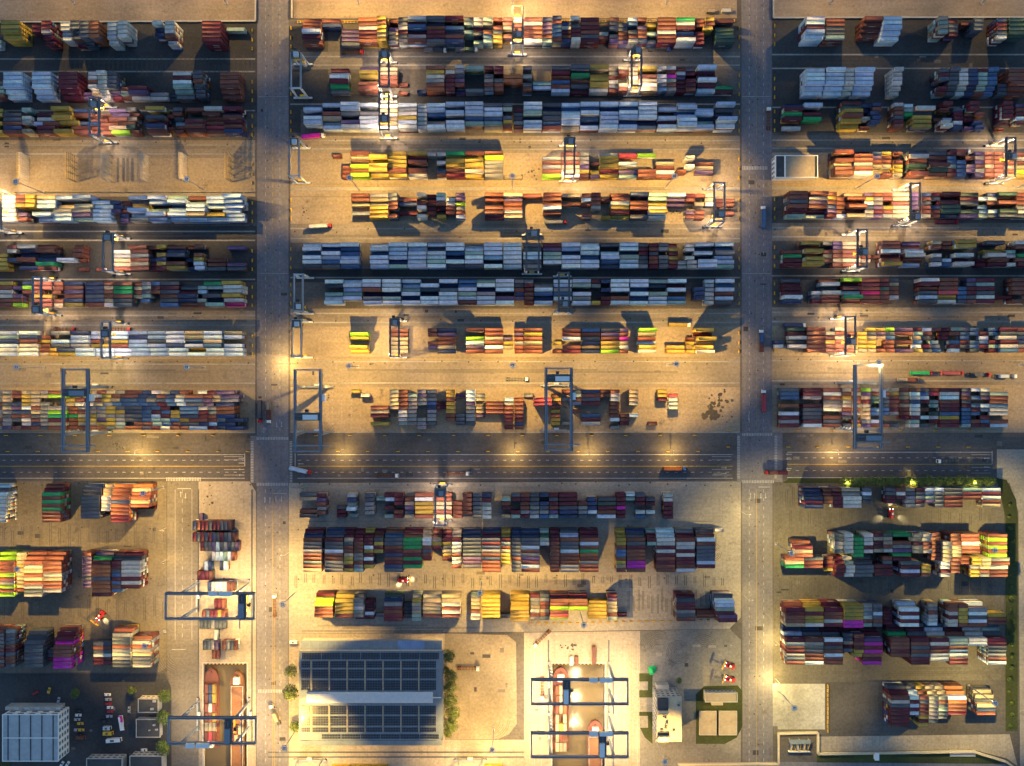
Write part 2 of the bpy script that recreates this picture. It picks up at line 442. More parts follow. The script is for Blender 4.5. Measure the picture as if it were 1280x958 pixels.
block('C8', MID, 2, 6, 2.84, ys=442.6, data='''
438 4 .lyeyy 043253|487.5 4 rreeee 1|535 2 rr.rp. 2|547 4 nprren 2|582 4 r.lbpr 404333|606 4 rrerbr 3|629.5 2 ..pye. 1
643 2 rprsrr 2|655 4 ryrerr 3|690.5 2 ...y.r 1|703 4 rrb.rm 2|727 4 urdned 322212|751 4 dpryyl 2|773 2 prkewr 2
798.5 4 lerbyw 432243|833 4 ....yy 2|857 2 ..ry.y 1|870 4 ymyeyw 525243''')
block('C9', MID, 1, 10, 2.70, ys=536.7, data='''
439 2 y......... 2|451 2 .w........ 2|463 4 ....rem.y. 3|487 2 seeee..... 2|498 2 rrrrrwwwt. 2|509.5 2 .tsssssss. 2
521.5 2 spss...sss 2|534 2 sdsunsssd. 2|546.5 2 ...mm..... 1|557.5 2 yyryyyrr.. 2|570 2 .p....ssd. 1|582.5 2 bbbpssssd. 3
595 2 .se.eep... 1|607 4 ...rrr.... 2|630.5 2 ..bsrrmmrm 3|643 2 ..rrrrmmnr 3|655 2 .s........ 1|667 4 ..qq...... 4
689 2 .ryrryryy. 2|702 2 r.s.....s. 1|715.5 2 dtrs.r.... 2|727.5 4 nrdm..umw. 2|750.5 2 rr........ 2|763 2 rwwrrrrb.s 3
775 2 ......rrm. 2|786.5 2 eees..b... 2|810 2 ........r. 1|822.5 2 yym....... 2|836 2 .qwww..... 2''')
block('C10', WARE, 1, 6, 2.84, ys=646, data='''
374.5 4 de..rd 2|396 2 mprsr. 4|421 2 ...dmm 2|434 2 wnsb.t 444502|456 2 ddsss. 4|470.5 2 .t.... 2|480.5 2 mb.m.t 3
492.5 2 mmm.rm 3|506 2 .repne 3|518.5 4 rbyyyr 3|542 4 rreere 3|566.5 2 ..rrrr 3|578.5 2 rrrrr. 4|591 2 ssssss 3|602 2 nmswww 4
627 2 .trm.e 3|639 2 dm..mt 3|650.5 2 rmrrsm 3|662.5 2 dddssw 3|674.5 2 n.ndsu 3|686.5 2 mdmrpt 3|699 4 mmmdnn 3|723 2 ..rssd 3
734 2 .nnnb. 3|747 4 .dcmrb 3|770.5 2 mmmkmm 3|782.5 2 bt.... 2|795 2 dmm.wu 3|807.5 2 .dm.w. 3|830 2 wwmmmm 4''')
C11H = '34555555555'
block('C11', WARE, 2, 11, 2.50, yn=659, data='''
379 4 mnrddsrrdre H|406 4 ndmddbrrsdd H|430 2 mmedrreyymy H|442.5 2 mmmrrrssrst H|455 2 ymmmbymbmy. H|467.5 2 mrdymy..... H
480.5 4 ruddrmnrmnd H|504 4 mrgggrmgmg. H|528 2 eebwrdrm... H|540.5 2 rreym...... H|553 2 rmmydeym... H|565 2 eembwwrwwr. H
578.5 4 nndddddppd. H|602.5 4 nmdmnsrnrrr H|626.5 2 yymtreyyy.. H|639.5 2 nnddddnrddd H|651 4 nnddbrsprbr H|675 2 tctw....... H
688 2 mmmrrrrrrrr H|700.5 4 dbrddbrrrss H|725 4 mmrbrgorsrr H|771 2 yyyyruuryer H|783.5 4 ndrdmrrrkkr H|809 2 tmmt....... H
821 4 bbwwmwmrmrr H|845.5 4 smrwwmwmmrw H|871 4 drbrddddbm. H|893.5 2 w.......... 2''')
block('C12', WARE, 3, 7, 2.46, yn=738, data='''
393 4 mllrrrl 3455552|419 4 yyyyyry 4555552|442 2 dsswssm 4555553|456 2 ..mmmbm 3|469 2 ......s 1|479.5 4 cnsmrmm 3455555
503 2 ...dddd 2|515 2 syesett 4555555|528.5 4 seeeerw 4555553|552.5 4 eewrwrw 4555553|588.5 2 deeerww 4|602 4 yyyyyyy 4555553
626 2 ......d 2|638.5 4 yyyyyyy 4345555|663 2 mssewrs 4|675 2 dsrrerd 4|687.5 4 mrrlrql 4555553|711.5 4 mrrl... 4555
735.5 4 ..yyyyy 3|760 2 mpeeert 4|772 2 ......m 1|846 4 mdmmsdr 4555555|870.5 4 .....rr 2|895 4 dbbtmpm 4666666''')
block('L1', RACK, 8, 5, 2.84, ys=64.5, data='''
-10 2 ...ww 2|1 4 yyyy. 6665|40 2 mm... 4|51.5 2 mmsmm 66654|75.5 2 wwww. 5544|87.5 2 ddddm 66552|99.3 2 ddddd 66663
111.5 2 oooo. 6|134 2 wwwww 55554|147 2 wwww. 6|194 2 wnn.. 644|206 2 wwwrw 66664|252.5 4 mmmmm 6|283 4 t.... 2''')
block('L2', RACK, 7, 6, 2.75, ys=129, data='''
-18 4 ..dttr 4|4 4 bbbbbb 555543|40 4 bbbbbb 555543|73.5 4 mmmmmm 555543|98 2 ....pp 2|110 2 wwrwer 555532|122 2 wwwwww 655543
134 2 ddddpm 555532|146 2 ...rtr 000332|160 4 ...mpw 000442|186 4 ....sw 2|209 2 ....dd 1|216 4 wmbtts 555543|241 2 ddrddd 666544
275 4 rrrrrr 555543''')
block('L3', RACK, 6, 6, 2.84, ys=172, data='''
-20 4 yy.y.y 3|4 4 .ddrnr 3|27 2 t.ws.e 4|38 2 ...b.. 3|46 4 .mwrmr 3|66 4 yyyy.y 545404|89 4 nr.nrr 3|112 4 .rrrrr 2
136 4 pprrel 3|160 2 ere.cr 433043|181.5 4 y.dmnr 505354|208 2 .r..r. 2|218 2 drdbrr 443233|231 4 r.cmrr 403554
254 4 wrrrqr 543333|277.5 4 mnrmrn 535444''')
block('L5', RACK, 5, 6, 2.84, ys=280, data='''
-28 4 wwwwww 4|-4 4 wwwwww 4|19.5 2 rry.pr 555044|31 2 yyy... 5|43 4 ebb.bb 444052|66 4 w.esbb 403444|90 4 b.sspt 504443|114.5 4 .bbbbb 3
137 2 .nnp.. 3|150 2 .rnrnp 2|163 4 bsybbs 423523|186 4 bb.tbb 430353|209 4 tbubbb 452453|232 4 rtbbeb 325553|256 4 wbw.yb 443043
278.5 4 bwbwww 654333''')
block('L6', RACK, 4, 6, 2.84, ys=340, data='''
-14 4 ..yyyy 3|9 2 rw.n.. 3|21 4 wnnrdn 432423|45 4 rrdngr 342343|70.5 4 ...b.. 3|91 2 rrr... 344|98 2 ...r.r 1|120 2 .....r 1
142 4 .wseer 2|160 4 rrsrer 3|186 2 r..nmm 2|195.5 2 y.ynym 4|207 4 rnd.ry 334044|232 2 r..n.n 2|242 2 r.rybb 4|259.5 4 ...rrd 2
284 4 p...pd 2''')
block('L7', RACK, 3, 6, 2.84, ys=385, data='''
-8 4 yrwwrr 3|16 2 .p.pr. 3|16 2 .....l 3|28 2 nlr... 3|41 2 rrryrr 3|53 2 rr.yrr 3|65 2 rrr.re 2|80.5 4 nrprny 3|107 4 nnndnr 3
129 2 rerrew 3|141.5 4 rggrdd 3|165 2 rere.. 2|176 2 stdtu. 3|187 2 umr... 3|200 4 dmdrdu 3|225 4 .dmnnr 022432|242 2 .tb.wr 3
253 4 gtddnt 332424|277 4 ywwywh 555543''')
block('L8', RACK, 2, 6, 2.84, ys=446, data='''
-1 4 btnbwb 3|24 4 bnrwwb 3|40 2 ....re 2|51.5 2 .ryryy 2|64 4 s.bdn. 3|62 4 .....y 2|88 4 nwbsbb 3|112 2 wbryww 2|124 2 e..yww 2
137 4 wwyrww 2|161 4 wnwwww 3|181 4 bbdbbb 3|204.5 4 bbbnbb 3|227 4 eeuwyw 332313|251 4 bbeuww 3|280 4 eb.www 3''')
block('L9', RACK, 1, 10, 2.65, ys=537, data='''
-9 2 seerdserrs 2|3 2 seedesdssp 2|15 2 rr.npnrd.r 2|27 2 eyyybnrwwm 2|38 2 eeeeredrnr 2|49 2 se.ssssssd 2|60 4 rl..slgmer 3
82 2 e.yerrgrrr 2|93.5 2 r.rwsreyer 2|104 2 ee.wseyyer 2|115 2 rwreseepyr 2|125.5 2 eyysyysyyd 2|136.5 2 ereudyssts 2
146 4 rruudndd.r 2|167 2 nnuunuuurn 3|178.5 2 wneuu.btrm 3|190 2 erdmmmmttw 3|201.5 2 nnuu.u.uur 3|213 2 rebb.yyyrr 3
224.5 4 .ruduunrdb 3|247 2 wrppwmmrnm 3|258.5 2 mee.ssrwbd 3|270 4 ppsnoonnnn 4''')
block('R1', SHOP, 9, 5, 2.84, ys=59, data='''
1008 4 bbmbb 66665|1033 4 rrddt 5|1081 4 rrrr. 6543|1104.5 4 bbbbb 66654|1174 2 etet. 6|1186 2 mddm. 4|1201 2 r.... 3|1218 2 ddd.. 5
1247 2 nmrdw 5|1262 4 cccc. 5''')
block('R2', SHOP, 8, 6, 2.75, ys=125, data='''
1008 4 bbbbbb 555543|1032.5 4 bbbbbb 655543|1056.5 2 wwwwww 555543|1069 4 bbbbbb 655543|1116.5 2 wwwwww 655543|1175 2 dmd.mr 555043
1187 2 dddddd 655543|1199 2 wwwwww 555543|1211 2 nnnnnn 555543|1223 2 mttttr 555543|1235 2 uuuuuu 655543|1247 2 ...ddd 3|1262 4 rrrrrr 555543''')
block('R3', SHOP, 7, 6, 2.84, ys=166, data='''
980 4 nmgm.w 343302|1004 4 b.mg.. 403300|1054 4 mcyryy 556653|1077 2 nn.w.r 320302|1088 2 nrnnn. 4|1118 2 wrrdmr 4|1130 2 btg... 3
1141.5 4 .wdyyy 053444|1167 2 ...r.. 2|1180 2 mr.bww 530245|1192 2 .dmmwn 3|1205 2 mmrm.p 552202|1217 2 ..r.nn 3|1255 2 mmmmrr 555531
1270 2 prmbr. 3''')
block('R4', SHOP, 6, 6, 2.84, ys=225, data='''
1044 4 rrrerr 525455|1068 4 mrrsrw 355555|1091 2 npre.. 3|1103 2 yrre.r 3|1117 2 r.ryye 3|1136 4 dwrcdr 454435|1160 4 drmrcr 333543
1184 2 muutmr 3|1196 2 r.uuuu 3|1207 2 .r.pp. 3|1219 2 peprep 3|1231 2 rrrerr 3|1243 2 rrrrrr 3|1256 2 eerere 2|1268 4 rsrely 2''')
block('R5', SHOP, 5, 6, 2.84, ys=275.5, data='''
987 4 rrdrmt 555543|1011 4 rsprmt 544422|1034 2 ryrnpm 4|1045.5 2 .rrrrb 3|1057 4 errrme 342524|1080 2 pybnss 3|1091.5 2 rsspmp 3
1103 2 rr.yrs 3|1115 4 eereee 3|1139.5 2 pppp.. 3|1152 2 nrdrre 3|1163 2 md.nrr 3|1175 4 m.mccd 404442|1200 4 cmd.cp 3
1222 2 .b.uut 3|1234 2 nwr.bd 3|1247 4 c.r.cd 4|1271 4 rrrswd 3''')
block('R6', SHOP, 4, 6, 2.84, ys=335.5, data='''
979.5 4 ..rgmm 3|1006 4 yryryy 425266|1029 2 e.rer. 3|1041 2 pprrer 3|1053 4 eerrer 3|1077 2 ...re. 2|1089 2 ...r.. 2|1103 4 rrbmry 444245
1127 4 prbwrb 224532|1165.5 2 er.wdw 4|1178 2 rr..bu 3|1197 4 yy.wmw 660525|1221 2 ....mm 2|1233 4 d.ywrm 403543|1258 2 ..tw.w 3|1270 4 wr.grm 4''')
block('R7', SHOP, 3, 6, 2.84, ys=381, data='''
979 4 dmmmbn 223343|1015 2 ...wdm 3|1027 4 rwdwrr 242433|1054 4 lmrbgr 424353|1077 4 rmrhrr 3|1100 2 rmcrrr 3|1111.5 2 derrw. 3
1149 4 wmrdbd 443333|1174 4 rrrqyw 444433|1197 2 ..uuud 3|1208.5 2 pdmmdr 3|1220 4 mtmdwm 3|1243 4 ....m. 2|1266 4 rrrr.r 4''')
block('R8', SHOP, 2, 6, 2.84, ys=441.5, data='''
968 2 ...nw. 2|984 4 cmwdw. 223230|1009 4 rrrrrr 3|1032 2 .eryrr 3|1044 2 ererrr 3|1059 2 .r...r 2|1072 2 .yyyye 2|1083 2 ydeyye 2
1094.5 2 ype..r 2|1106.5 2 ldurrr 2|1118 4 pr.r.p 2|1140 2 mteuby 2|1151 2 brd.md 2|1162 2 r..tsu 2|1173.5 2 mmm... 2|1188 2 tr.umb 3
1200 2 suumd. 2|1212 2 uu.uud 2|1224 2 .mbum. 2|1235.5 2 uu.mtm 2|1248 4 mdwmwu 3|1271 4 rdnnsr 2''')
block('R9', SHOP, 1, 10, 2.65, ys=534, data='''
976 4 duu.r.bmsm 3|1004 4 mms.mdddmb 3|1029 4 rwrdsw.rdr 2|1053 2 eryssrpd.d 2|1064.5 2 rerrsrs.ry 2|1077 2 lpemseeesp 2
1088.5 2 ercc.uu.br 2|1100 2 srddduu..r 2|1112 2 eyrrrms..d 2|1125 2 reererrm.. 2|1138 2 rbwnbwwmtw 3|1150 2 dubm.r.b.d 2
1162 2 rq.tt.cwm. 2|1176 4 mwbrmmuymm 3|1202 2 dprdmuuuut 2|1214 2 b.u.umu.rm 2|1225.5 2 wdp.bu.mum 2|1237 4 .trruww.rb 2''')
block('R10', HEDGE, 1, 5, 2.66, yn=608, data='''
1006 4 nnnmn 34555|1030 2 rroo. 3344|1042 2 rmmmm 33444|1054 4 eswww 33444|1078 2 dbdd. 3|1108 2 ddmm. 3|1120.5 2 rwm.. 3
1132.5 2 edsss 3|1144.5 2 mdsmd 3|1156.5 2 butp. 3|1168.5 2 bdddd 3|1180.5 4 ddmrm 3|1204 4 tmr.. 3|1228 4 bmwre 3''')
block('R11', HEDGE, 2, 11, 2.60, yn=663, data='''
993 4 ..rmer..... 00355500000|982 4 ......reg.. 4|1006 4 ......drr.. 4|1030 2 ......rrmy. 3|1043 2 ddssd.mmmmm 55555034555
1055.5 2 wwwww.wtwww 55555034555|1068 2 .ggggg..... 5|1080 2 wwwmw...... 5|1068 4 ......ddddd 00000034555|1092.5 2 memme...... 4|1104 2 ceerw.rd... 4
1116 4 g.rspgm.... 4|1093 4 ........mmm 4|1127 4 .......dmbm 5|1139.5 2 eemee...... 5|1152 2 ssmrs...yyr 5|1164 2 rrrrrrr.... 4
1176 2 ..sseeewwmw 5|1188.5 2 rrreeerrrr. 5|1201 4 rrwrr...... 5|1201 2 ......rr... 4|1213 2 ......yysyy 5|1225 2 ......eeers 5
1236 4 rlrlrlsrwrr 5''')
R12H = '3555552235555555'
block('R12', HEDGE, 3, 16, 2.50, yn=749, data='''
983 4 rmmrrennbmwrmsdr G|1006.5 4 yymyywnndrsddrrb G|1030.5 4 mmrrwmmmdbmdrbrr G|1055 4 yyyykkmm........ 6666663200000000
1054.5 2 ........ddems... 4|1066.5 2 ........rmrmyy.. 5|1079 2 ssswrt.......... 5|1091.5 2 ddbdrd.......... 5|1104 2 ..mmmm.......... 3
1079 4 ......mmmpkmkrmk G|1114 4 ......mmgrrrmr.. G|1126 4 bbmbmb.......... 355555|1139 4 ......dmdmrdrdmm G|1160.5 2 esrwwb.......... 4
1163 4 ......dbwmwmrww. G|1186 2 rrwmww.......... 5|1198.5 2 ryyyyr.......... 5|1211 4 bsbdbr.......... 355555|1187 4 ......smrttruwmm G
1211 4 ......dwwwb..... G|1235 4 ...yrr.......... 3|1235 4 ......dtdmmddsrb G''')
block('R13', HEDGE, 4, 10, 2.52, yn=852, data='''
1114 4 dmrwdmmmmm 3455555555|1136.5 2 dbbmbmb... 3455555|1148.5 2 yrrdrmrymy 3455555555|1160.5 2 eessssssd. 3455555555
1172.5 2 eesrdtdd.. 3455555555|1185 4 ooborrm... 3455555|1221.5 4 .eedenr... 0344555''')
block('LB1', BARGE, 1, 10, 2.47, yn=603.5, data='''
-16 4 bdbwwwwwww 3455555555|52.5 4 rmgrgrgrrr 3455555555|101 4 nddddddddd 3445555550|126.5 2 eeewwwwm.. 34455553|138.5 4 orrrnorrmm 3445555555
163 4 oerrerm... 3445551''')
block('LB2', BARGE, 2, 11, 2.60, yn=687, data='''
-5.5 4 llrrrlrslrl 34555555555|18 2 eeeyeeeeer. 4|30 4 rrrserersds 34555555555|54 4 rrrrrserrs. 3455555555|103 2 rpppppdpp.. 4
114.8 4 pgmooodooom 34555555555|139.5 2 rdmmdumuru. 3455555555|151.5 4 mdwwwwmwm.. 345555555''')
block('LB3', BARGE, 3, 10, 2.50, yn=780, data='''
-18 4 rddddmnmdm 5|7 2 sdddrmdrrd 5|18.5 2 .......... 5|30.5 4 .ddddddddd 0345555555|54.5 2 ......ddm. 3|66.5 4 rmmkrrrkkk 3455666666
116.5 4 ....drdwmm 3|140.5 4 rsddrswsdd 4555555555|165.5 4 ..rsrsedds 0045555555''')

CW, CH, CL = 2.44, 2.59, {4: 12.19, 2: 6.06}
NUM = ['zeroth', 'first', 'second', 'third', 'fourth', 'fifth', 'sixth', 'seventh', 'eighth', 'ninth', 'tenth', 'eleventh', 'twelfth',
       'thirteenth', 'fourteenth', 'fifteenth', 'sixteenth', 'seventeenth', 'eighteenth', 'nineteenth', 'twentieth']
def ordinal(n):
    if n <= 20: return NUM[n]
    t = {2: 'twenty', 3: 'thirty'}[n // 10]
    return t + '-' + NUM[n % 10] if n % 10 else {2: 'twentieth', 3: 'thirtieth'}[n // 10]

BOX = []      # every container: x0, yc, z0, length, colour, meta
TOPS = []
def lay_out():
    for key, sector, row, n, pitch, ys, data in BLOCKS:
        bays = []
        for tok in data.replace('\n', '|').split('|'):
            tok = tok.split()
            if len(tok) < 4: continue
            x, L, cols, hs = float(tok[0]), int(tok[1]), tok[2], tok[3]
            cols = cols.ljust(n, '.')[:n]
            hs = {'H': C11H, 'G': R12H}.get(hs, hs)
            if len(hs) == 1: hs = hs * n
            hs = hs.ljust(n, '0')
            used = [int(h) for c, h in zip(cols, hs) if c != '.' and h != '0']
            if not used: continue
            mode = max(set(used), key=lambda v: (used.count(v), v))
            x0, _ = P(x, ys, mode * CH)
            bays.append((x0, L, cols, hs))
        bays.sort()
        ends = [-1e9] * n
        edge = None; bi = 0; last = -1e9
        rev = sector in (RACK, BARGE)
        starts = sorted({round(b[0]) for b in bays}, reverse=rev)
        groups = []
        for s in starts:
            if not groups or abs(groups[-1] - s) > 4.0: groups.append(s)
        for x0, L, cols, hs in bays:
            bay = 1 + min(range(len(groups)), key=lambda i: abs(groups[i] - x0))
            for i in range(n):
                if cols[i] == '.' or hs[i] == '0': continue
                h = int(hs[i])
                y = -((ys - (n - i - 0.5) * pitch / S) - CY) * S
                xs = x0 + RNG.uniform(-0.12, 0.12)
                if xs < ends[i] + 0.22: xs = ends[i] + 0.22
                ends[i] = xs + CL[L]
                yy = y + RNG.uniform(-0.04, 0.04) if pitch < 2.6 else y + RNG.uniform(-0.09, 0.09)
                if pitch <= 2.47: yy = y
                same = 0.96 if len(set(cols.replace('.', ''))) == 1 else 0.6
                for k in range(h):
                    c = cols[i]
                    if key in ('L5', 'L8') and c in 'wb' and x0 > -320: c = 'i'
                    if k < h - 1 and RNG.random() > same: c = 'rrmmbdnuyswwtoe'[RNG.integers(15)]
                    BOX.append([xs, yy, k * CH, CL[L], c, k == h - 1, key, sector, row, bay, i + 1, h, 0.0])
lay_out()
# how large each container shows in the photograph: its roof and the side that faces the middle
hmap = {}
for b in BOX:
    if b[5]: hmap.setdefault((b[6], b[10]), []).append((b[0], b[0] + b[3], b[11]))
for b in BOX:
    x0, y, z0, L, c, top, key, sector, row, bay, slot, h, _ = b
    if not top: continue
    zt = z0 + CH; f = H / (H - zt)
    area = L * CW * f * f
    inner = slot + 1 if y > 0 else slot - 1
    nb = [hh for (a, e, hh) in hmap.get((key, inner), []) if a < x0 + L / 2 < e]
    if not nb or max(nb) < h: area += L * CH * abs(y) / H
    b[12] = area if abs(x0 + L / 2) < 342 and abs(y) < 258 else 0
order = sorted([b for b in BOX if b[5]], key=lambda b: -b[12])
SINGLE = set(id(b) for b in order[:282])

def colour(c, var=None):
    base = np.array(PAL[c][1]) * {'b': 1.0, 'i': 1.0, 'w': .9, 'k': .9, 'l': .85, 'g': 1.0, 'd': .9, 'n': .95}.get(c, .74)
    v = RNG.uniform(0.78, 1.22) if var is None else (0.82, 1.0, 1.2)[var]
    hue = RNG.uniform(0.93, 1.07, 3) if var is None else np.array([(0.97, 1.0, 1.04), (1, 1, 1), (1.05, 1.0, 0.95)][var])
    return np.clip(base * v * hue, 0.004, 0.85)

# template: walls, roof rail and a roof sunk below it
T_RIM, T_SUNK = 0.15, 0.09
def template(L):
    a = L / 2; b = CW / 2; r = T_RIM
    v = [(-a, -b, 0), (a, -b, 0), (a, b, 0), (-a, b, 0), (-a, -b, CH), (a, -b, CH), (a, b, CH), (-a, b, CH),
         (-a + r, -b + r, CH), (a - r, -b + r, CH), (a - r, b - r, CH), (-a + r, b - r, CH),
         (-a + r, -b + r, CH - T_SUNK), (a - r, -b + r, CH - T_SUNK), (a - r, b - r, CH - T_SUNK), (-a + r, b - r, CH - T_SUNK)]
    f = [(0, 1, 5, 4), (1, 2, 6, 5), (2, 3, 7, 6), (3, 0, 4, 7)]
    f += [(4 + i, 4 + (i + 1) % 4, 8 + (i + 1) % 4, 8 + i) for i in range(4)]
    f += [(8 + i, 8 + (i + 1) % 4, 12 + (i + 1) % 4, 12 + i) for i in range(4)]
    f += [(12, 13, 14, 15), (3, 2, 1, 0)]
    return np.array(v, float), np.array(f, int)
TEMPL = {L: template(L) for L in CL.values()}
LUM = {'r': 0.5, 'm': 0.5}

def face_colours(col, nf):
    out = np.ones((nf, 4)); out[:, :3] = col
    out[4:8, :3] = col * 0.35  # rails darkened to paint wider shadow gaps between the boxes
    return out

def build_stuff(name, boxes, parent=None, vertical=False):
    vs, fs, cs = [], [], []; k = 0
    for b in boxes:
        v, f = TEMPL[b[3]]
        v = v.copy()
        if vertical: v = v[:, [1, 0, 2]] * np.array((-1, 1, 1))
        vs.append(v + np.array((b[0] + b[3] / 2 if not vertical else b[0], b[1], b[2])))
        fs.append(f + k); k += len(v)
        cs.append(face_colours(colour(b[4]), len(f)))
        if b[4] in 'rmnuo' and b[3] > 8 and not vertical and RNG.random() < 0.4:      # pale lettering blocks on both long walls
            lx = b[0] + b[3] / 2 + RNG.uniform(-1.5, 1.5)
            for s in (-1, 1):
                for j in range(5):
                    x0 = lx + (j - 2.5) * 0.85; y = b[1] + s * (CW / 2 + 0.015); z = b[2] + 1.25
                    q = np.array([(x0, y, z), (x0 + .55, y, z), (x0 + .55, y, z + .75), (x0, y, z + .75)])
                    vs.append(q); fs.append(np.array([[k, k + 1, k + 2, k + 3]]) if s < 0 else np.array([[k + 3, k + 2, k + 1, k]])); k += 4
                    cs.append(np.array([[.62, .62, .6, 1.0]]))
    vs = np.concatenate(vs); fs = np.concatenate(fs); cs = np.concatenate(cs)
    me = bpy.data.meshes.new(name)
    me.vertices.add(len(vs)); me.vertices.foreach_set('co', vs.ravel())
    me.loops.add(fs.size); me.loops.foreach_set('vertex_index', fs.ravel().astype(np.int32))
    me.polygons.add(len(fs)); me.polygons.foreach_set('loop_start', (np.arange(len(fs)) * 4).astype(np.int32))
    at = me.attributes.new('Col', 'FLOAT_COLOR', 'FACE'); at.data.foreach_set('color', cs.ravel())
    me.materials.append(M['container']); me.update(calc_edges=True); me.validate()
    o = bpy.data.objects.new(name, me)
    return link(o, parent)

CMESH = {}
def container_mesh(L, c, var):
    """one container with roof rails, corner castings, door bars and sill"""
    key = (L, c, var)
    if key in CMESH: return CMESH[key]
    v, f = TEMPL[L]
    mb = MB(); mb.v = [tuple(p) for p in v]; mb.f = [tuple(q) for q in f]
    col = colour(c, var)
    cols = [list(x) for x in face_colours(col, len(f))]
    n0 = len(mb.f); a = L / 2; b = CW / 2
    for sx in (-1, 1):
        for sy in (-1, 1):
            for z in (0.09, CH - 0.085):
                mb.cbox(sx * (a - 0.085), sy * (b - 0.08), z, 0.19, 0.18, 0.19)
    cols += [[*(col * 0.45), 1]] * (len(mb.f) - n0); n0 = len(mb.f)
    for y in (-0.85, -0.3, 0.3, 0.85): mb.cbox(a + 0.02, y, CH / 2, 0.05, 0.06, CH - 0.5)
    cols += [[0.4, 0.4, 0.4, 1]] * (len(mb.f) - n0); n0 = len(mb.f)
    if c in 'rmnuo' and L > 8 and var != 1:
        for s in (-1, 1):
            for j in range(5): mb.cbox((j - 2) * .85 + .4, s * (b + .012), 1.6, .55, .02, .75)
        cols += [[.62, .62, .6, 1]] * (len(mb.f) - n0); n0 = len(mb.f)
    for x in np.linspace(-a + 0.8, a - 0.8, 6 if L > 8 else 3): mb.cbox(x, 0, CH - T_SUNK + 0.012, 0.12, CW - 0.26, 0.03)
    cols += [[*(col * 0.9), 1]] * (len(mb.f) - n0)
    me = mb.mesh('shipping_container', M['container'])
    at = me.attributes.new('Col', 'FLOAT_COLOR', 'FACE')
    at.data.foreach_set('color', np.array(cols, np.float32).ravel())
    CMESH[key] = me
    return me

def container(loc, L, c, label, group, rz=0.0, parent=None):
    o = bpy.data.objects.new('shipping_container', container_mesh(L, c, int(RNG.integers(3))))
    o.location = loc; o.rotation_euler = (0, 0, rz)
    link(o, parent)
    return tag(o, label, 'container', group)

rest = []
for b in BOX:
    if id(b) in SINGLE:
        x0, y, z0, L, c, top, key, sector, row, bay, slot, h, _ = b
        lab = '%s %s foot container, slot %s, %s bay, %s row from highway, %s' % (
            PAL[c][0], 'forty' if L > 8 else 'twenty', ['nil', 'one', 'two', 'three', 'four', 'five', 'six', 'seven', 'eight', 'nine', 'ten',
            'eleven', 'twelve', 'thirteen', 'fourteen', 'fifteen', 'sixteen'][slot], ordinal(bay), ordinal(row), sector)
        container((x0 + L / 2, y, z0), L, c, lab, 'stacked containers of the ' + sector)
    else:
        rest.append(b)

# the quayside stack, boxes turned along the canal
QUAY = '''649 246 nrmmdmmddr. 3|663 246 mdmnmndmdsr 3|675.5 249 .mddpbdsndp 2|687.5 249 ....wbbtbr. 2|699.5 249 ..bn..nb... 2
711.5 250 mmmr....... 2|724 250 ...nwwwwrr. 3|748 250 ....mmr.... 1|760.5 251 .rdmmyr.... 2|773 251 dddsddd.... 1
785.5 251 ....w...... 2|798 252 .ddsp.rsdr. 2|810.5 252 ...rr...... 1'''
quay_boxes = []
for tok in QUAY.replace('\n', '|').split('|'):
    yy, xx, cols, h = tok.split()
    for i, c in enumerate(cols):
        if c == '.': continue
        for k in range(int(h)):
            x, y = P(float(xx) + 2.4 + i * 4.8, float(yy) + 6)
            quay_boxes.append([x, y, k * CH, CL[2], c if k == int(h) - 1 else 'rmdnub'[RNG.integers(6)]])
# one mesh for all the containers past the three hundred that show largest
st = build_stuff('stacked_containers', rest)
tag(st, 'mass of stacked shipping containers of many colours filling the yard rows', 'container', kind='stuff')
sq = build_stuff('quayside_containers', quay_boxes, vertical=True)
tag(sq, 'stacked containers turned lengthwise on the quay above the barge dock', 'container', kind='stuff')
# ------------------------------------------------------------------ ground, roads, canals
DOCK_A = (254.5, 308.5)      # barge docks: image columns of their walls
DOCK_B = (690.5, 756.0)
DOCK_Y = 829.5
WATER_Z = -2.6

def struct(name, mb, m, parent=None):
    o = mb.build(name, m, parent)
    if parent is None: o['kind'] = 'structure'
    return o

def rect_sheet(mb, x0, y0, x1, y1, z):
    a = P(x0, y1); b = P(x1, y0)
    mb.quad((a[0], a[1], z), (b[0], a[1], z), (b[0], b[1], z), (a[0], b[1], z))

def poly_sheet(mb, pts, z):
    w = [(*P(x, y), z) for x, y in pts]
    area = sum(w[i][0] * w[(i + 1) % len(w)][1] - w[(i + 1) % len(w)][0] * w[i][1] for i in range(len(w)))
    if area < 0: w = w[::-1]
    mb.quad(*w)

def sheet(name, m, pts, z, parent=None):
    mb = MB()
    if len(pts) == 4 and not isinstance(pts[0], tuple): rect_sheet(mb, *pts, z)
    else: poly_sheet(mb, pts, z)
    return struct(name, mb, m, parent)

FAR = 2600
g = MB()
for x0, y0, x1, y1 in ((-FAR, -FAR, FAR, DOCK_Y), (-FAR, DOCK_Y, DOCK_A[0], FAR), (DOCK_A[1], DOCK_Y, DOCK_B[0], FAR), (DOCK_B[1], DOCK_Y, FAR, FAR)):
    rect_sheet(g, x0, y0, x1, y1, 0)
ground = struct('ground', g, M['asphalt'])

for pts in ((-200, -200, 320, 25.5), (367, -200, 921, 23), (966, -200, 1480, 21.5)):
    sheet('sand_lot', M['sand'], pts, 0.03)
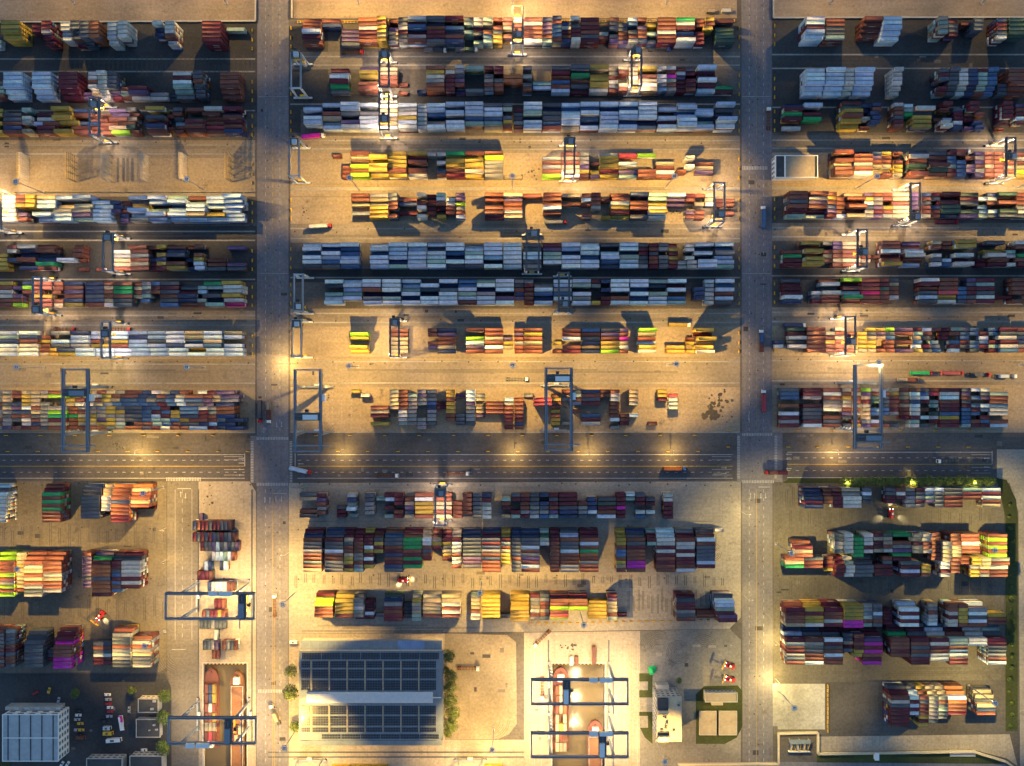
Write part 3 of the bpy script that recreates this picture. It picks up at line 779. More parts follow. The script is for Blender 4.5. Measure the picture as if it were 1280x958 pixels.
# paved areas
PAVE = [
 ('yard_apron', 'slab', [(361, 604), (926, 602), (926, 772), (912, 786), (662, 790), (361, 792)], 0.03),
 ('yard_apron', 'worn', [(-200, 602), (208, 602), (208, 835), (200, 840), (-200, 842)], 0.03),
 ('office_court', 'dark', [(-200, 842), (206, 842), (214, 860), (214, 1200), (-200, 1200)], 0.03),
 ('dock_road', 'lane', [(209, 602), (248, 602), (248, 1200), (214.5, 1200), (214.5, 860), (209, 845)], 0.035),
 ('quay_apron', 'quay', [(248.2, 602), (312, 602), (320, 615), (320, 829.4), (248.2, 829.4)], 0.03),
 ('quay_apron', 'quay', [(248.2, 829.5), (254.4, 829.5), (254.4, 1200), (248.2, 1200)], 0.03),
 ('quay_apron', 'quay', [(308.6, 829.5), (320, 829.5), (320, 1200), (308.6, 1200)], 0.03),
 ('warehouse_apron', 'quay', [(361, 792.2), (556, 791.8), (556, 1200), (361, 1200)], 0.03),
 ('warehouse_apron', 'quay', [(556.2, 925), (655, 925), (655, 1200), (556.2, 1200)], 0.03),
 ('trailer_park', 'lot', [(556.2, 792), (634, 794), (645, 803), (646, 905), (636, 918), (622, 924), (556.2, 924.8)], 0.035),
 ('quay_apron', 'quay', [(655.2, 791), (800, 789), (800, 829.4), (655.2, 829.4)], 0.03),
 ('quay_apron', 'quay', [(655.2, 829.5), (690.4, 829.5), (690.4, 1200), (655.2, 1200)], 0.03),
 ('quay_apron', 'quay', [(756.1, 829.5), (800, 829.5), (800, 1200), (756.1, 1200)], 0.03),
 ('office_lot', 'lotslab', [(800.2, 789), (912, 786), (926, 800), (926, 1200), (800.2, 1200)], 0.03),
 ('washed_pad', 'pad', [(930.5, 855), (1031, 855), (1031, 912), (972, 912), (972, 908), (930.5, 908)], 0.06),
 ('hedge_yard', 'hedgeyard', [(967, 604), (1246, 604), (1255, 640), (1256, 918), (967, 918)], 0.03),
 ('dark_bay', 'asphalt', [(1032, 853), (1255.5, 850), (1255.5, 917), (1032, 920)], 0.05),
 ('perimeter_path', 'quay', [(1022, 921), (1262, 918), (1272, 958), (1258, 948), (1215, 937), (1022, 940)], 0.055),
 ('outer_road', 'avenue', [(930, 952), (1022, 953), (1250, 952), (1290, 975), (1290, 1200), (930, 1200)], 0.04),
 ('outer_road', 'slab', [(1246, 562), (1480, 562), (1480, 1200), (1292, 1200), (1275, 955), (1273, 640), (1262, 604), (1246, 600)], 0.04),
]
for nm, m, pts, z in PAVE: sheet(nm, M[m], pts, z)

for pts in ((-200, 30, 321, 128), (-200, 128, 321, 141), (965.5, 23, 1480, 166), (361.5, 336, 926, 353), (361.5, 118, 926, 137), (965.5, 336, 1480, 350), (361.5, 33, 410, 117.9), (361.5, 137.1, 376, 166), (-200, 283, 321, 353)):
    sheet('painted_shade_bay', M['shade'], pts, 0.015)  # dark sheets paint shade among the tall stacks and unlit aisles
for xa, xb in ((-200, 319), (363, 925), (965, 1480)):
    for y0, y1 in ((190, 246), (396, 541)): sheet('painted_lit_paving', M['tan'], (xa, y0, xb, y1), 0.017)  # pale sheets brighten the ground where mast light falls
sheet('painted_lit_paving', M['tan'], (363, 246.5, 925, 281), 0.017)
# travel lanes and crane runways between the rows
ROWS_N = {'L': (-200, 319, [64.5, 129, 172, 232, 280, 340, 385, 446, 537]), 'C': (363, 925, [61.5, 121, 166.5, 225.7, 276.5, 337.7, 382.5, 442.6, 536.7]),
          'R': (965, 1480, [59, 125, 166, 225, 275.5, 335.5, 381, 441.5, 534])}
WIDE = {0, 2, 4, 6}           # rows with a truck lane on their south side
runway = MB()
for k, (xa, xb, ys) in ROWS_N.items():
    for i, y in enumerate(ys[:-1]):
        nxt = ys[i + 1] - (31.6 if i < 7 else 50)
        if (i in WIDE or i == 7) and not (i == 0 and k != 'C') and not (k == 'L' and i == 4):
            sheet('travel_lane', M['litlane' if i in (4, 6, 7) or (i == 2 and k != 'R') else 'lane'], (xa, y + 3.5, xb, nxt - 2.5), 0.03)  # mast-lit aisles take the lightened lane colour
        rect_sheet(runway, xa, y + 8.6, xb, y + 10.4, 0.05)
        if nxt - y > 15: rect_sheet(runway, xa, nxt - 8.6, xb, nxt - 6.8, 0.05)
    rect_sheet(runway, xa, ys[-1] + 3.2, xb, ys[-1] + 4.6, 0.05)
rect_sheet(runway, 363, 651, 925, 653, 0.06)
rect_sheet(runway, 363, 608.5, 925, 610.5, 0.06)
runways = struct('crane_runway', runway, M['runway'])

road_w = sheet('road', M['avenue'], [(322, -200), (361, -200), (360, 1200), (320.5, 1200)], 0.07)
road_e = sheet('road', M['avenue'], [(926.5, -200), (964, -200), (966.5, 1200), (928.5, 1200)], 0.07)
highway = sheet('highway', M['highway'], [(-200, 567), (640, 566), (1246, 562), (1246, 599), (640, 601), (-200, 601)], 0.09)
for pts in ([(313, 545), (361, 545), (361, 604), (313, 604)], [(921, 541), (978, 541), (978, 603), (921, 603)]):
    sheet('road_junction', M['avenue'], pts, 0.11)

# painted lines
wl, yl = MB(), MB()
def hline(mb, x0, x1, y, w=0.7, dash=None, z=0.13):
    if not dash: rect_sheet(mb, x0, y - w / 2, x1, y + w / 2, z); return
    x = x0
    while x < x1:
        rect_sheet(mb, x, y - w / 2, min(x + dash[0], x1), y + w / 2, z); x += dash[1]
def vline(mb, x, y0, y1, w=0.7, dash=None, z=0.13):
    if not dash: rect_sheet(mb, x - w / 2, y0, x + w / 2, y1, z); return
    y = y0
    while y < y1:
        rect_sheet(mb, x - w / 2, y, x + w / 2, min(y + dash[0], y1), z); y += dash[1]
for x0, x1 in ((-200, 306), (372, 916), (984, 1240)):
    o = 0 if x0 < 900 else -3
    hline(wl, x0, x1, 568.5 + o, 0.8); hline(wl, x0, x1, 598 + o * 0.3, 0.8)
    hline(wl, x0, x1, 575.5 + o, 0.6, (4, 10.7)); hline(wl, x0, x1, 590.5 + o * 0.7, 0.6, (4, 10.7))
    hline(yl, x0, x1, 583 + o * 0.8, 1.0)
    for y in (571, 575, 587, 594): hline(wl, x1 - 26, x1 - 2, y + o * 0.8, 0.5)
    vline(wl, x1 if x0 < 300 or x0 > 980 else x0 - 3, 567 + o, 583 + o, 0.9)
for xc, d in ((341, 0), (945.5, 0)):
    for y0, y1 in ((-200, 540), (612, 1000)):
        vline(yl, xc, y0, y1, 0.55, (6, 11) if y1 < 600 else None)
        for dx in (-9, 9): vline(wl, xc + dx, y0, y1, 0.5, (4, 10.5))
for y in (121, 342):      # yard entrances cross the avenues
    for x0, x1 in ((323, 360), (927.5, 963)): hline(wl, x0, x1, y, 0.5)
zebra = MB()
def crossing(x0, y0, x1, y1, horiz):
    if horiz:
        x = x0
        while x < x1: rect_sheet(zebra, x, y0, x + 1.1, y1, 0.14); x += 2.0
    else:
        y = y0
        while y < y1: rect_sheet(zebra, x0, y, x1, y + 1.1, 0.14); y += 2.0
for a in ((321, 546.5, 360, 550, True), (321, 603.8, 360, 607.5, True), (313.5, 552, 317, 603, False), (362, 552, 365.5, 603, False),
          (928, 541.5, 966, 545, True), (928, 600.5, 967, 604, True), (921.5, 545, 925, 599, False), (968, 545, 971.5, 599, False),
          (208, 597, 251, 601.5, True), (323, 862, 353, 866, True), (928, 208, 960, 212.5, True)):
    crossing(*a)
def arrow(x, y, dx, dy, L=7):
    px, py = -dy, dx
    pts = [(x - dx * L / 2 + px * .4, y - dy * L / 2 + py * .4), (x + dx * L / 4 + px * .4, y + dy * L / 4 + py * .4), (x + dx * L / 4 + px * 1.4, y + dy * L / 4 + py * 1.4),
           (x + dx * L / 2, y + dy * L / 2), (x + dx * L / 4 - px * 1.4, y + dy * L / 4 - py * 1.4), (x + dx * L / 4 - px * .4, y + dy * L / 4 - py * .4), (x - dx * L / 2 - px * .4, y - dy * L / 2 - py * .4)]
    poly_sheet(wl, pts, 0.145)
for x, y, dx, dy in ((302, 573, 1, 0), (302, 579, 1, 0), (302, 587, -1, 0), (302, 594, -1, 0), (376, 580, -1, 0), (905, 585, 1, 0), (905, 592, 1, 0), (986, 568, -1, 0),
                     (986, 574, -1, 0), (986, 586, -1, 0), (1233, 573, -1, 0), (1233, 584, -1, 0), (331, 625, 0, -1), (337.5, 625, 0, -1), (345, 624, 0, 1), (352, 624, 0, 1), (346, 531, 0, 1),
                     (352, 531, 0, 1), (330, 538, 0, -1), (938, 620, 0, -1), (943, 620, 0, -1), (951, 620, 0, 1), (957, 620, 0, 1), (936, 522, 0, 1), (226, 618, 0, -1), (232, 620, 0, 1)):
    arrow(x, y, dx, dy)
vline(wl, 228, 612, 800, 0.5, (5, 12)); vline(wl, 219, 612, 800, 0.5); vline(wl, 240, 612, 800, 0.5)
hline(wl, 222, 239, 611, 0.8); hline(wl, 215, 232, 812, 0.8); hline(wl, 342, 359, 617, 0.8); hline(wl, 948, 963, 609, 0.8)
for x in (668, 676.5, 780, 789, 797): vline(yl if x == 789 else wl, x, 800, 1000, 0.5)
hline(wl, 690, 759, 793, 0.5); vline(wl, 759, 783, 793, 0.5)
hline(wl, 370, 640, 935.5, 0.5, (4, 11)); vline(yl, 343, 760, 1000, 0.6)
hline(yl, 366, 918, 232.5, 0.4); hline(yl, 366, 918, 449.5, 0.4); hline(yl, -50, 310, 233, 0.4); hline(yl, -50, 310, 451, 0.4); hline(yl, 970, 1300, 231, 0.4); hline(yl, 970, 1300, 448, 0.4)
for nm, mb, m in (('white_road_lines', wl, 'white_line'), ('yellow_road_lines', yl, 'yellow_line'), ('zebra_crossings', zebra, 'white_line')):
    mb.build(nm, M[m], highway)

# slot crosses painted on the empty bays, oil stains
cr = MB()
def cross(x, y, s=.95):
    rect_sheet(cr, x - s, y - .33, x + s, y + .33, 0.06); rect_sheet(cr, x - .33, y - s, x + .33, y + s, 0.065)
def cross_field(x0, x1, y0, n, pitch, dx=11.8, skip=0.25):
    for x in np.arange(x0, x1, dx):
        for i in range(n):
            if random.random() > skip: cross(x + random.uniform(-.3, .3), y0 + i * pitch)
cross_field(380, 440, 415, 6, 5.3); cross_field(462, 484, 415, 6, 5.3); cross_field(802, 830, 415, 6, 5.3); cross_field(380, 460, 490, 10, 5.0); cross_field(850, 918, 488, 10, 5.0)
cross_field(800, 822, 488, 10, 5.0); cross_field(45, 72, 203, 6, 5.2); cross_field(103, 118, 203, 6, 5.2); cross_field(196, 230, 203, 6, 5.2); cross_field(243, 280, 203, 6, 5.2); cross_field(300, 312, 203, 6, 5.2)
cross_field(852, 918, 615, 6, 5.3); cross_field(400, 428, 196, 6, 5.3, skip=.4); cross_field(905, 916, 196, 6, 5.3); cross_field(655, 664, 490, 10, 5.0); cross_field(1266, 1278, 490, 10, 5.0); cross_field(600, 625, 520, 3, 5.0)
mk = cr.build('slot_crosses', M['runway'], ground); mk['kind'] = 'stuff'
oil = MB()
def blob(x, y, r, z=0.075):
    n = 9; ph = random.random() * 6
    poly_sheet(oil, [(x + r * random.uniform(.7, 1.2) * math.cos(6.283 * i / n + ph), y + r * random.uniform(.7, 1.2) * math.sin(6.283 * i / n + ph)) for i in range(n)], z)
def blots(cx, cy, sx, sy, n, r):
    for i in range(n): blob(random.gauss(cx, sx), random.gauss(cy, sy), random.uniform(.25, 1) * r, 0.075 + i * 0.0006)
blots(888, 517, 5, 5, 34, 3.4); blots(898, 500, 7, 6, 26, 2.4); blots(912, 523, 4, 4, 6, 1.4); blots(385, 104, 6, 6, 16, 2.2); blots(382, 262, 4, 8, 9, 1.5)
blots(664, 218, 8, 5, 12, 1.6); blots(840, 266, 8, 2, 12, 1.6); blots(983, 47, 4, 7, 10, 1.4); blots(150, 558, 5, 3, 12, 1.6); blots(266, 628, 6, 6, 6, 2.2); blots(715, 808, 10, 4, 16, 1.8)
blots(45, 66, 5, 4, 12, 1.2); blots(1150, 30, 5, 4, 6, 1.2); blots(465, 497, 5, 2, 6, .9); blots(412, 494, 1.5, 3, 6, 1.2)
ol = oil.build('oil_stains', M['oil'], ground); ol['kind'] = 'stuff'

# grass
for pts in ([(978, 604), (1246, 602.5), (1248, 597.5), (986, 598.5)], [(1246, 598), (1258, 600), (1270, 625), (1272, 650), (1272, 914), (1257, 914), (1257, 648), (1252, 625)],
            [(1021, 943), (1214, 940.5), (1240, 948), (1255, 955), (1021, 953)], [(799, 842), (815.5, 842), (815.5, 872), (799, 872), (799, 863), (810, 863), (810, 852), (799, 852)],
            [(799, 890), (815.5, 890), (815.5, 930), (806, 922), (800, 910), (810, 910), (810, 895), (799, 895)], [(870, 868), (880, 858), (922, 857), (928, 864), (928, 908), (921, 922), (906, 930), (870, 930)],
            [(-60, 953), (14, 953), (14, 1000), (-60, 1000)]):
    pr = MB(); w = [P(x, y) for x, y in pts]
    if sum(w[i][0] * w[(i + 1) % len(w)][1] - w[(i + 1) % len(w)][0] * w[i][1] for i in range(len(w))) < 0: w = w[::-1]
    pr.prism(w, 0.0, 0.16)
    struct('grass_verge', pr, M['grass'])

# docks: water, walls with fenders
def water_mat():
    m, nt, b = new_mat('dock_water')
    pos = N(nt, 'ShaderNodeNewGeometry').outputs['Position']
    f = noise(nt, pos, 0.08, 5)
    nt.links.new(mix(nt, (0.085, 0.070, 0.045), (0.14, 0.112, 0.07), f), b.inputs['Base Color'])
    b.inputs['Roughness'].default_value = 0.18
    bp = N(nt, 'ShaderNodeBump'); bp.inputs['Strength'].default_value = 0.35; bp.inputs['Distance'].default_value = 0.4
    nt.links.new(noise(nt, pos, 0.5, 4), bp.inputs['Height']); nt.links.new(bp.outputs[0], b.inputs['Normal'])
    return m
M['water'] = water_mat()
for k, (xa, xb) in enumerate((DOCK_A, DOCK_B)):
    a = P(xa, DOCK_Y); b = P(xb, 1300)
    wmb = MB(); wmb.quad((a[0], b[1], WATER_Z), (b[0], b[1], WATER_Z), (b[0], a[1], WATER_Z), (a[0], a[1], WATER_Z))
    struct('dock_water', wmb, M['water'])
    qw = MB(); t = 0.8
    qw.box(a[0] - t, a[0] - .02, b[1], a[1] + t, -4, 0.22); qw.box(b[0] + .02, b[0] + t, b[1], a[1] + t, -4, 0.22); qw.box(a[0] - .02, b[0] + .02, a[1] + .02, a[1] + t, -4, 0.22)
    wall = qw.build('quay_wall', M['conc'])
    tag(wall, ['concrete quay wall around the narrow barge dock', 'concrete quay wall around the wide bright barge dock'][k], 'quay wall')
    fd = MB(); fy = MB()
    y = a[1] - 1.0; i = 0
    while y > b[1] + 300:
        for x, s in ((a[0], 1), (b[0], -1)): (fd if i % 2 else fy).box(x, x + s * 0.55, y - .8, y, -1.6, 0.34)
        y -= 1.25; i += 1
    x = a[0] + 1.2
    while x < b[0] - 1.2:
        (fd if i % 2 else fy).box(x, x + .9, a[1] - .55, a[1], -1.6, 0.34); x += 1.25; i += 1
    fd.build('fenders', M['black'], wall)['kind'] = 'stuff'; fy.build('fender_stripes', M['yellow'], wall)['kind'] = 'stuff'
    for x, s in ((xa, -1), (xb, 1)):       # crane rails along the dock
        rl = MB(); c = P(x + s * (5 if k else 6.5), 850)[0]
        rl.box(c - .5, c + .5, b[1] + 200, P(0, 800 if k else 612)[1], 0.02, 0.09); rl.box(c - .08, c + .08, b[1] + 200, P(0, 800 if k else 612)[1], 0.1, 0.26)
        struct('dock_rail', rl, M['crane_dark'])

# low walls round the sand lots and the bottom edge
def wall_thing(pts, h, t, m, label, cap=None, name='boundary_wall'):
    root = MB(); w = [P(x, y) for x, y in pts]
    for p, q in zip(w, w[1:]): root.bar((p[0], p[1], h / 2), (q[0], q[1], h / 2), t, h)
    o = root.build(name, M[m]); tag(o, label, 'wall')
    if cap:
        c = MB()
        for p, q in zip(w, w[1:]): c.bar((p[0], p[1], h + .06), (q[0], q[1], h + .06), t * 1.5, .12)
        c.build('coping', M[cap], o)
    return o
wall_thing([(-60, 29), (320, 27.5), (321, -60)], 1.6, 0.7, 'crane_dark', 'dark low wall below the sand lot beside the stacked white containers', 'conc')
wall_thing([(365.5, -60), (365.5, 24)], 1.6, 0.7, 'crane_dark', 'dark low wall between the sand lot and the crane parking avenue', 'conc')
wall_thing([(966, -60), (966, 23.5), (1400, 22.5)], 1.6, 0.7, 'crane_dark', 'dark low wall below the sand lot beside the workshop yard', 'conc')
wall_thing([(847, 954.5), (972, 954), (972, 916), (1021.5, 915), (1021.5, 941.5), (1215, 938.5), (1256, 951), (1285, 972)], 2.0, 0.9, 'conc', 'pale stepped boundary wall wrapping round the transformer yard', 'roof_cream')
fence = empty('crash_fence', (0, 0, 0)); tag(fence, 'low yellow crash fence of short posts below the middle sand lot', 'fence')
fr = MB(); a = P(372, 27.2); b = P(918, 25.6)
for z in (.5, 1.0): fr.bar((a[0], a[1], z), (b[0], b[1], z), .25, .3)
fr.build('rail', M['yellow'], fence)
fr = MB(); a = P(372, 29.4); b = P(918, 27.8); fr.bar((a[0], a[1], .6), (b[0], b[1], .6), .3, .6); fr.build('rail', M['conc'], fence)
pm = MB().cbox(0, 0, .6, .22, 1.5, 1.2).mesh('post', M['yellow'])
for i in range(140):
    t = i / 139; c = P(372 + 546 * t, 28.3 - 1.6 * t)
    o = bpy.data.objects.new('post', pm); o.location = (c[0], c[1], 0); link(o, fence)

# tyre and rubber marks of the stackers
tm = MB()
def tyre_marks(x0, x1, y0, y1, step, vert=True, w=1.4):
    a = np.arange(x0, x1, step) if vert else np.arange(y0, y1, step)
    for v in a:
        v += random.uniform(-1, 1)
        p = random.uniform(0, .35); q = random.uniform(.6, 1)
        for d in (-w * .8, w * .8):
            if vert: rect_sheet(tm, v + d - w * .28, y0 + (y1 - y0) * p, v + d + w * .28, y0 + (y1 - y0) * q, .058)
            else: rect_sheet(tm, x0 + (x1 - x0) * p, v + d - w * .28, x0 + (x1 - x0) * q, v + d + w * .28, .058)
tyre_marks(4, 205, 652, 685, 11.8); tyre_marks(4, 205, 744, 778, 11.8); tyre_marks(1043, 1108, 858, 898, 7.2); tyre_marks(975, 1250, 636, 660, 12.5); tyre_marks(975, 1250, 722, 746, 12.5)
tyre_marks(370, 910, 716, 736, 11.6); tyre_marks(786, 842, 735, 772, 6.0, w=1.0); tyre_marks(858, 894, 735, 760, 6.0, w=1.0); tyre_marks(840, 900, 664, 706, 9.0); tyre_marks(968, 1005, 608, 636, 8.0)
tyre_marks(366, 640, 782, 789, 3.4, vert=False, w=.8); tyre_marks(1030, 1260, 836, 848, 4.0, vert=False, w=1.0); tyre_marks(70, 320, 66, 96, 6, vert=True, w=1.0)
for xa, xb in ((0, 318), (364, 924), (966, 1280)):
    for yy in (74, 182, 292, 397, 462): tyre_marks(xa, xb, yy, yy + 7, 3.6, vert=False, w=.9)
tmo = tm.build('tyre_marks', M['rubber'], ground); tmo['kind'] = 'stuff'

# repaired patches, manholes and turning scrubs
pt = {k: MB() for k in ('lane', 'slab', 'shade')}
def patch(x0, y0, x1, y1, z, nmax, ks=('lane', 'slab', 'shade')):
    for i in range(nmax):
        x, y = random.uniform(x0, x1), random.uniform(y0, y1); w, h = random.uniform(2, 11), random.uniform(1.5, 6)
        rect_sheet(pt[random.choice(ks)], x, y, min(x + w, x1), min(y + h, y1), z + i * .0004)
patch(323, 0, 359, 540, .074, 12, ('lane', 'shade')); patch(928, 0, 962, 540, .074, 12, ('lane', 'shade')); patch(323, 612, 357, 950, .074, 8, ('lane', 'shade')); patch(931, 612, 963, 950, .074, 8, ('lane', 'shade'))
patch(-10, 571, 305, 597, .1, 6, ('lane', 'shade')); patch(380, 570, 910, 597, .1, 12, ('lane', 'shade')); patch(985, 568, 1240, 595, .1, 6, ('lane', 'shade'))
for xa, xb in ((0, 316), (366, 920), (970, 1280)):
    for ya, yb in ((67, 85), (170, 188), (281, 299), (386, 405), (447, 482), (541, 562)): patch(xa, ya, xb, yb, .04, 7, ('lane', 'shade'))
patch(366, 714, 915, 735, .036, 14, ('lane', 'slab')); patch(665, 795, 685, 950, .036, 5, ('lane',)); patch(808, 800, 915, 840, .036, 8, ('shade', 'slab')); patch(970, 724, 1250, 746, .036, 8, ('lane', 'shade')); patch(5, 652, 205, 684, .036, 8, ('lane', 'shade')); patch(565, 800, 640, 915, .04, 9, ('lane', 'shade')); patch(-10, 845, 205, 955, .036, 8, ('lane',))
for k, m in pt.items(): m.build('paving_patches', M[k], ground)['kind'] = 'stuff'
mh = MB()
def disc(x, y, r, z):
    c = P(x, y); mh.quad(*[(c[0] + r * math.cos(6.283 * i / 10), c[1] + r * math.sin(6.283 * i / 10), z) for i in range(10)])
for xa, xb in ((6, 312), (370, 918), (972, 1276)):
    for yy in (178, 289, 399, 452, 604.5, 660, 722):
        for x in np.arange(xa, xb, 23.4 if yy in (604.5, 452) else 46): disc(x + random.uniform(-6, 6), yy + random.uniform(-3, 3), .55, .066)
for x in (335, 347, 940, 951):
    for y in np.arange(12, 950, 38): disc(x + random.uniform(-4, 4), y + random.uniform(-8, 8), .5, .125)
mh.build('manhole_covers', M['oil'], ground)['kind'] = 'stuff'
sw = MB()
def arcs(cx, cy, r0, r1, a0, a1, step, z=.062):
    for r in np.arange(r0, r1, step):
        s0 = a0 + random.uniform(0, .5); s1 = a1 - random.uniform(0, .5); n = 10
        for i in range(n):
            t0, t1 = s0 + (s1 - s0) * i / n, s0 + (s1 - s0) * (i + 1) / n
            poly_sheet(sw, [(cx + r * math.cos(t0), cy + r * math.sin(t0)), (cx + r * math.cos(t1), cy + r * math.sin(t1)), (cx + (r + .5) * math.cos(t1), cy + (r + .5) * math.sin(t1)), (cx + (r + .5) * math.cos(t0), cy + (r + .5) * math.sin(t0))], z)
arcs(848, 815, 3, 16, 0, 6.0, 1.9); arcs(822, 812, 6, 24, 3.1, 5.2, 2.1); arcs(880, 812, 4, 20, 3.6, 6.0, 2.3); arcs(950, 935, 8, 24, 1.2, 3.0, 2.6); arcs(225, 815, 14, 40, 1.7, 3.0, 2.6); arcs(612, 900, 8, 26, 0, 1.5, 2.4); arcs(340, 790, 6, 20, 3.2, 4.8, 2.4); arcs(890, 690, 3, 14, 0, 6, 2.2); arcs(830, 690, 4, 16, 0, 4, 2.2); arcs(945, 570, 10, 30, 3.3, 4.6, 3)
sw.build('turning_scrubs', M['rubber'], ground)['kind'] = 'stuff'
# ------------------------------------------------------------------ floodlight masts and street lamps
def mast(hx, hy, label, h=32.0, watts=1.0, color=WARM, cap=9.0, reach=(2.05, 1.45)):
    x, y = P(hx, hy, h)
    r = empty('light_mast', (x, y, 0)); tag(r, label, 'light mast', 'floodlight masts of the container yard')
    MB().cyl((0, 0, 0), (0, 0, h), .42, 10, .2).build('pole', M['steel'], r)
    MB().cbox(0, 0, .5, 1.8, 1.8, 1.0).build('footing', M['conc'], r)
    k = MB(); n = 12
    for i in range(n):
        a, b = 6.2832 * i / n, 6.2832 * (i + 1) / n
        k.bar((1.45 * math.cos(a), 1.45 * math.sin(a), h - .3), (1.45 * math.cos(b), 1.45 * math.sin(b), h - .3), .42, .3)
    for i in range(4):
        a = 6.2832 * i / 4; k.bar((0, 0, h - .3), (1.4 * math.cos(a), 1.4 * math.sin(a), h - .3), .2, .2)
    ring = k.build('lamp_ring', M['white'], r)
    MB().cyl((0, 0, h - .62), (0, 0, h - .5), .95, 14).build('ring_plate', M['crane_dark'], ring)
    lm = MB().cbox(0, 0, 0, .55, .5, .28).mesh('floodlight', M['steel'])
    for i in range(8):
        a = 6.2832 * (i + .5) / 8
        o = bpy.data.objects.new('floodlight', lm); o.location = (1.75 * math.cos(a), 1.75 * math.sin(a), h - .75); o.rotation_euler = (0, .5, a); link(o, ring)
    lamp_light(r, (0, 0, h - 1.2), MAST_P * watts, color, .45, cap, 1.75, reach)
    return r
AIS = 'tall floodlight mast in the aisle '
MASTS = [
 (19, 227, AIS + 'between pale blue rows, first rack yard post', 0.65), (233, 224, AIS + 'among the lattice racks near the avenue', 0.52),
 (436.5, 222, AIS + 'below the lime and yellow containers, by the pink boxes', 1.1), (640.4, 220, AIS + 'beside the lone beige container', 1.2),
 (843.6, 220, AIS + 'at the pale blue container above the beige aisle', 1.0), (1097, 220, AIS + 'below the workshop row, workshop yard', 1.0),
 (20, 459, AIS + 'above the striped row of the rack yard, far post', 0.5), (233, 459, AIS + 'above the navy and blue row of the rack yard', 0.38),
 (436, 457.5, AIS + 'beside the blue gantry with the white machine house', 1.25), (641, 457, AIS + 'above the parked empty chassis truck', 1.25),
 (845.5, 455, AIS + 'above the black oil stain bays', 1.15), (1099, 453, AIS + 'at the corner of the bright lit gantry', 0.9),
 (178, 617, 'floodlight mast rising through the salmon stack of the barge side yard', 1.05), (180, 808, 'floodlight mast over the silver striped stack of the barge side yard', 0.8),
 (21, 712, 'floodlight mast by the lime striped stack of the barge side yard', 0.8),
 (353, 756, 'floodlight mast at the avenue corner of the warehouse yard', 1.35), (355, 936, 'floodlight mast by the round tree beside the solar warehouse', 1.3),
 (615.5, 938, 'floodlight mast at the rounded end of the trailer park', 1.3), (600, 742, 'floodlight mast between the cream and yellow stacks of warehouse yard', 0.9),
 (730, 782, 'floodlight mast below the lime striped stack of warehouse yard', 0.6),
 (831.6, 953, 'floodlight mast near the boundary wall below the cream office', 0.7), (993.5, 886, 'floodlight mast leaning over the bleached concrete pad', 0.8),
 (1244.6, 880, 'floodlight mast beside the separate beige stack in hedge yard', 0.75), (1244.6, 688, 'floodlight mast over the lime striped stack in hedge yard', 0.75),
 (990, 692, 'floodlight mast by the small orange stack in hedge yard', 0.8),
 (60, -24, 'floodlight mast standing on the sand lot of the rack yard', 0.3), (262, -24, 'floodlight mast on the sand lot beside the avenue', 0.45), (437, -24, 'floodlight mast on the sand by the crash fence start', 1.0),
 (641, -24, 'floodlight mast on the sand behind the crash fence middle', 1.0), (845, -24, 'floodlight mast on the sand at the crash fence end', 0.7), (1062, -24, 'floodlight mast on the sand lot of the workshop yard', 0.28),
 (1262, -24, 'floodlight mast on the far sand of the workshop yard', 0.25), (-190, 225, 'floodlight mast in the next aisle of the rack yard', 1.0), (-190, 457, 'floodlight mast in the next bay of the rack yard', 1.0),
 (1310, 220, 'floodlight mast in the next aisle of the workshop yard', 0.8), (1312, 455, 'floodlight mast in the next bay of the workshop yard', 0.5),
]
for hx, hy, lab, w in MASTS:
    mast(hx, hy, lab, watts=w, color=GOLD if hy > 600 and hx > 900 else WARM, reach=(2.05, 1.45) if 0 < hy < 600 else (2.1, 1.9))

def street_lamp(px, py, dx, dy, label, h=11.0, watts=1.0, color=WARM):
    x, y = P(px, py)
    r = empty('street_lamp', (x, y, 0)); tag(r, label, 'street lamp', 'street lamps of the port roads')
    MB().cyl((0, 0, 0), (0, 0, h), .14, 8, .08).build('pole', M['steel'], r)
    a = MB(); a.bar((0, 0, h), (dx * 2.2, dy * 2.2, h + .35), .12); a.build('arm', M['steel'], r)
    MB().cbox(dx * 2.6, dy * 2.6, h + .3, .5 + abs(dx) * .5, .5 + abs(dy) * .5, .2).build('lamp_head', M['steel'], r)
    MB().cbox(dx * 2.6, dy * 2.6, h + .14, .4 + abs(dx) * .4, .4 + abs(dy) * .4, .1).build('lamp_lens', M['lamp'], r)
    lamp_light(r, (dx * 2.6, dy * 2.6, h - .2), STREET_P * watts, color, .3, 1.0, -.9)
for px, lab in ((178, 'by the dock road mouth'), (430, 'beside the first blue gantry of middle yard'), (643, 'below the maroon stack'), (735, 'past the second gantry'), (838, 'at the small pink box'), (1040, 'facing the hedge')):
    street_lamp(px, 561.5, 0, -1, 'street lamp on the highway verge ' + lab, watts=1.8)
for px, lab in ((1054, 'first'), (1134, 'second'), (1212, 'third')):
    street_lamp(px, 607, 0, 1, 'yellow lamp shining through the hedge trees, %s from avenue' % lab, h=7.5, watts=.8, color=(1.0, .72, .10))
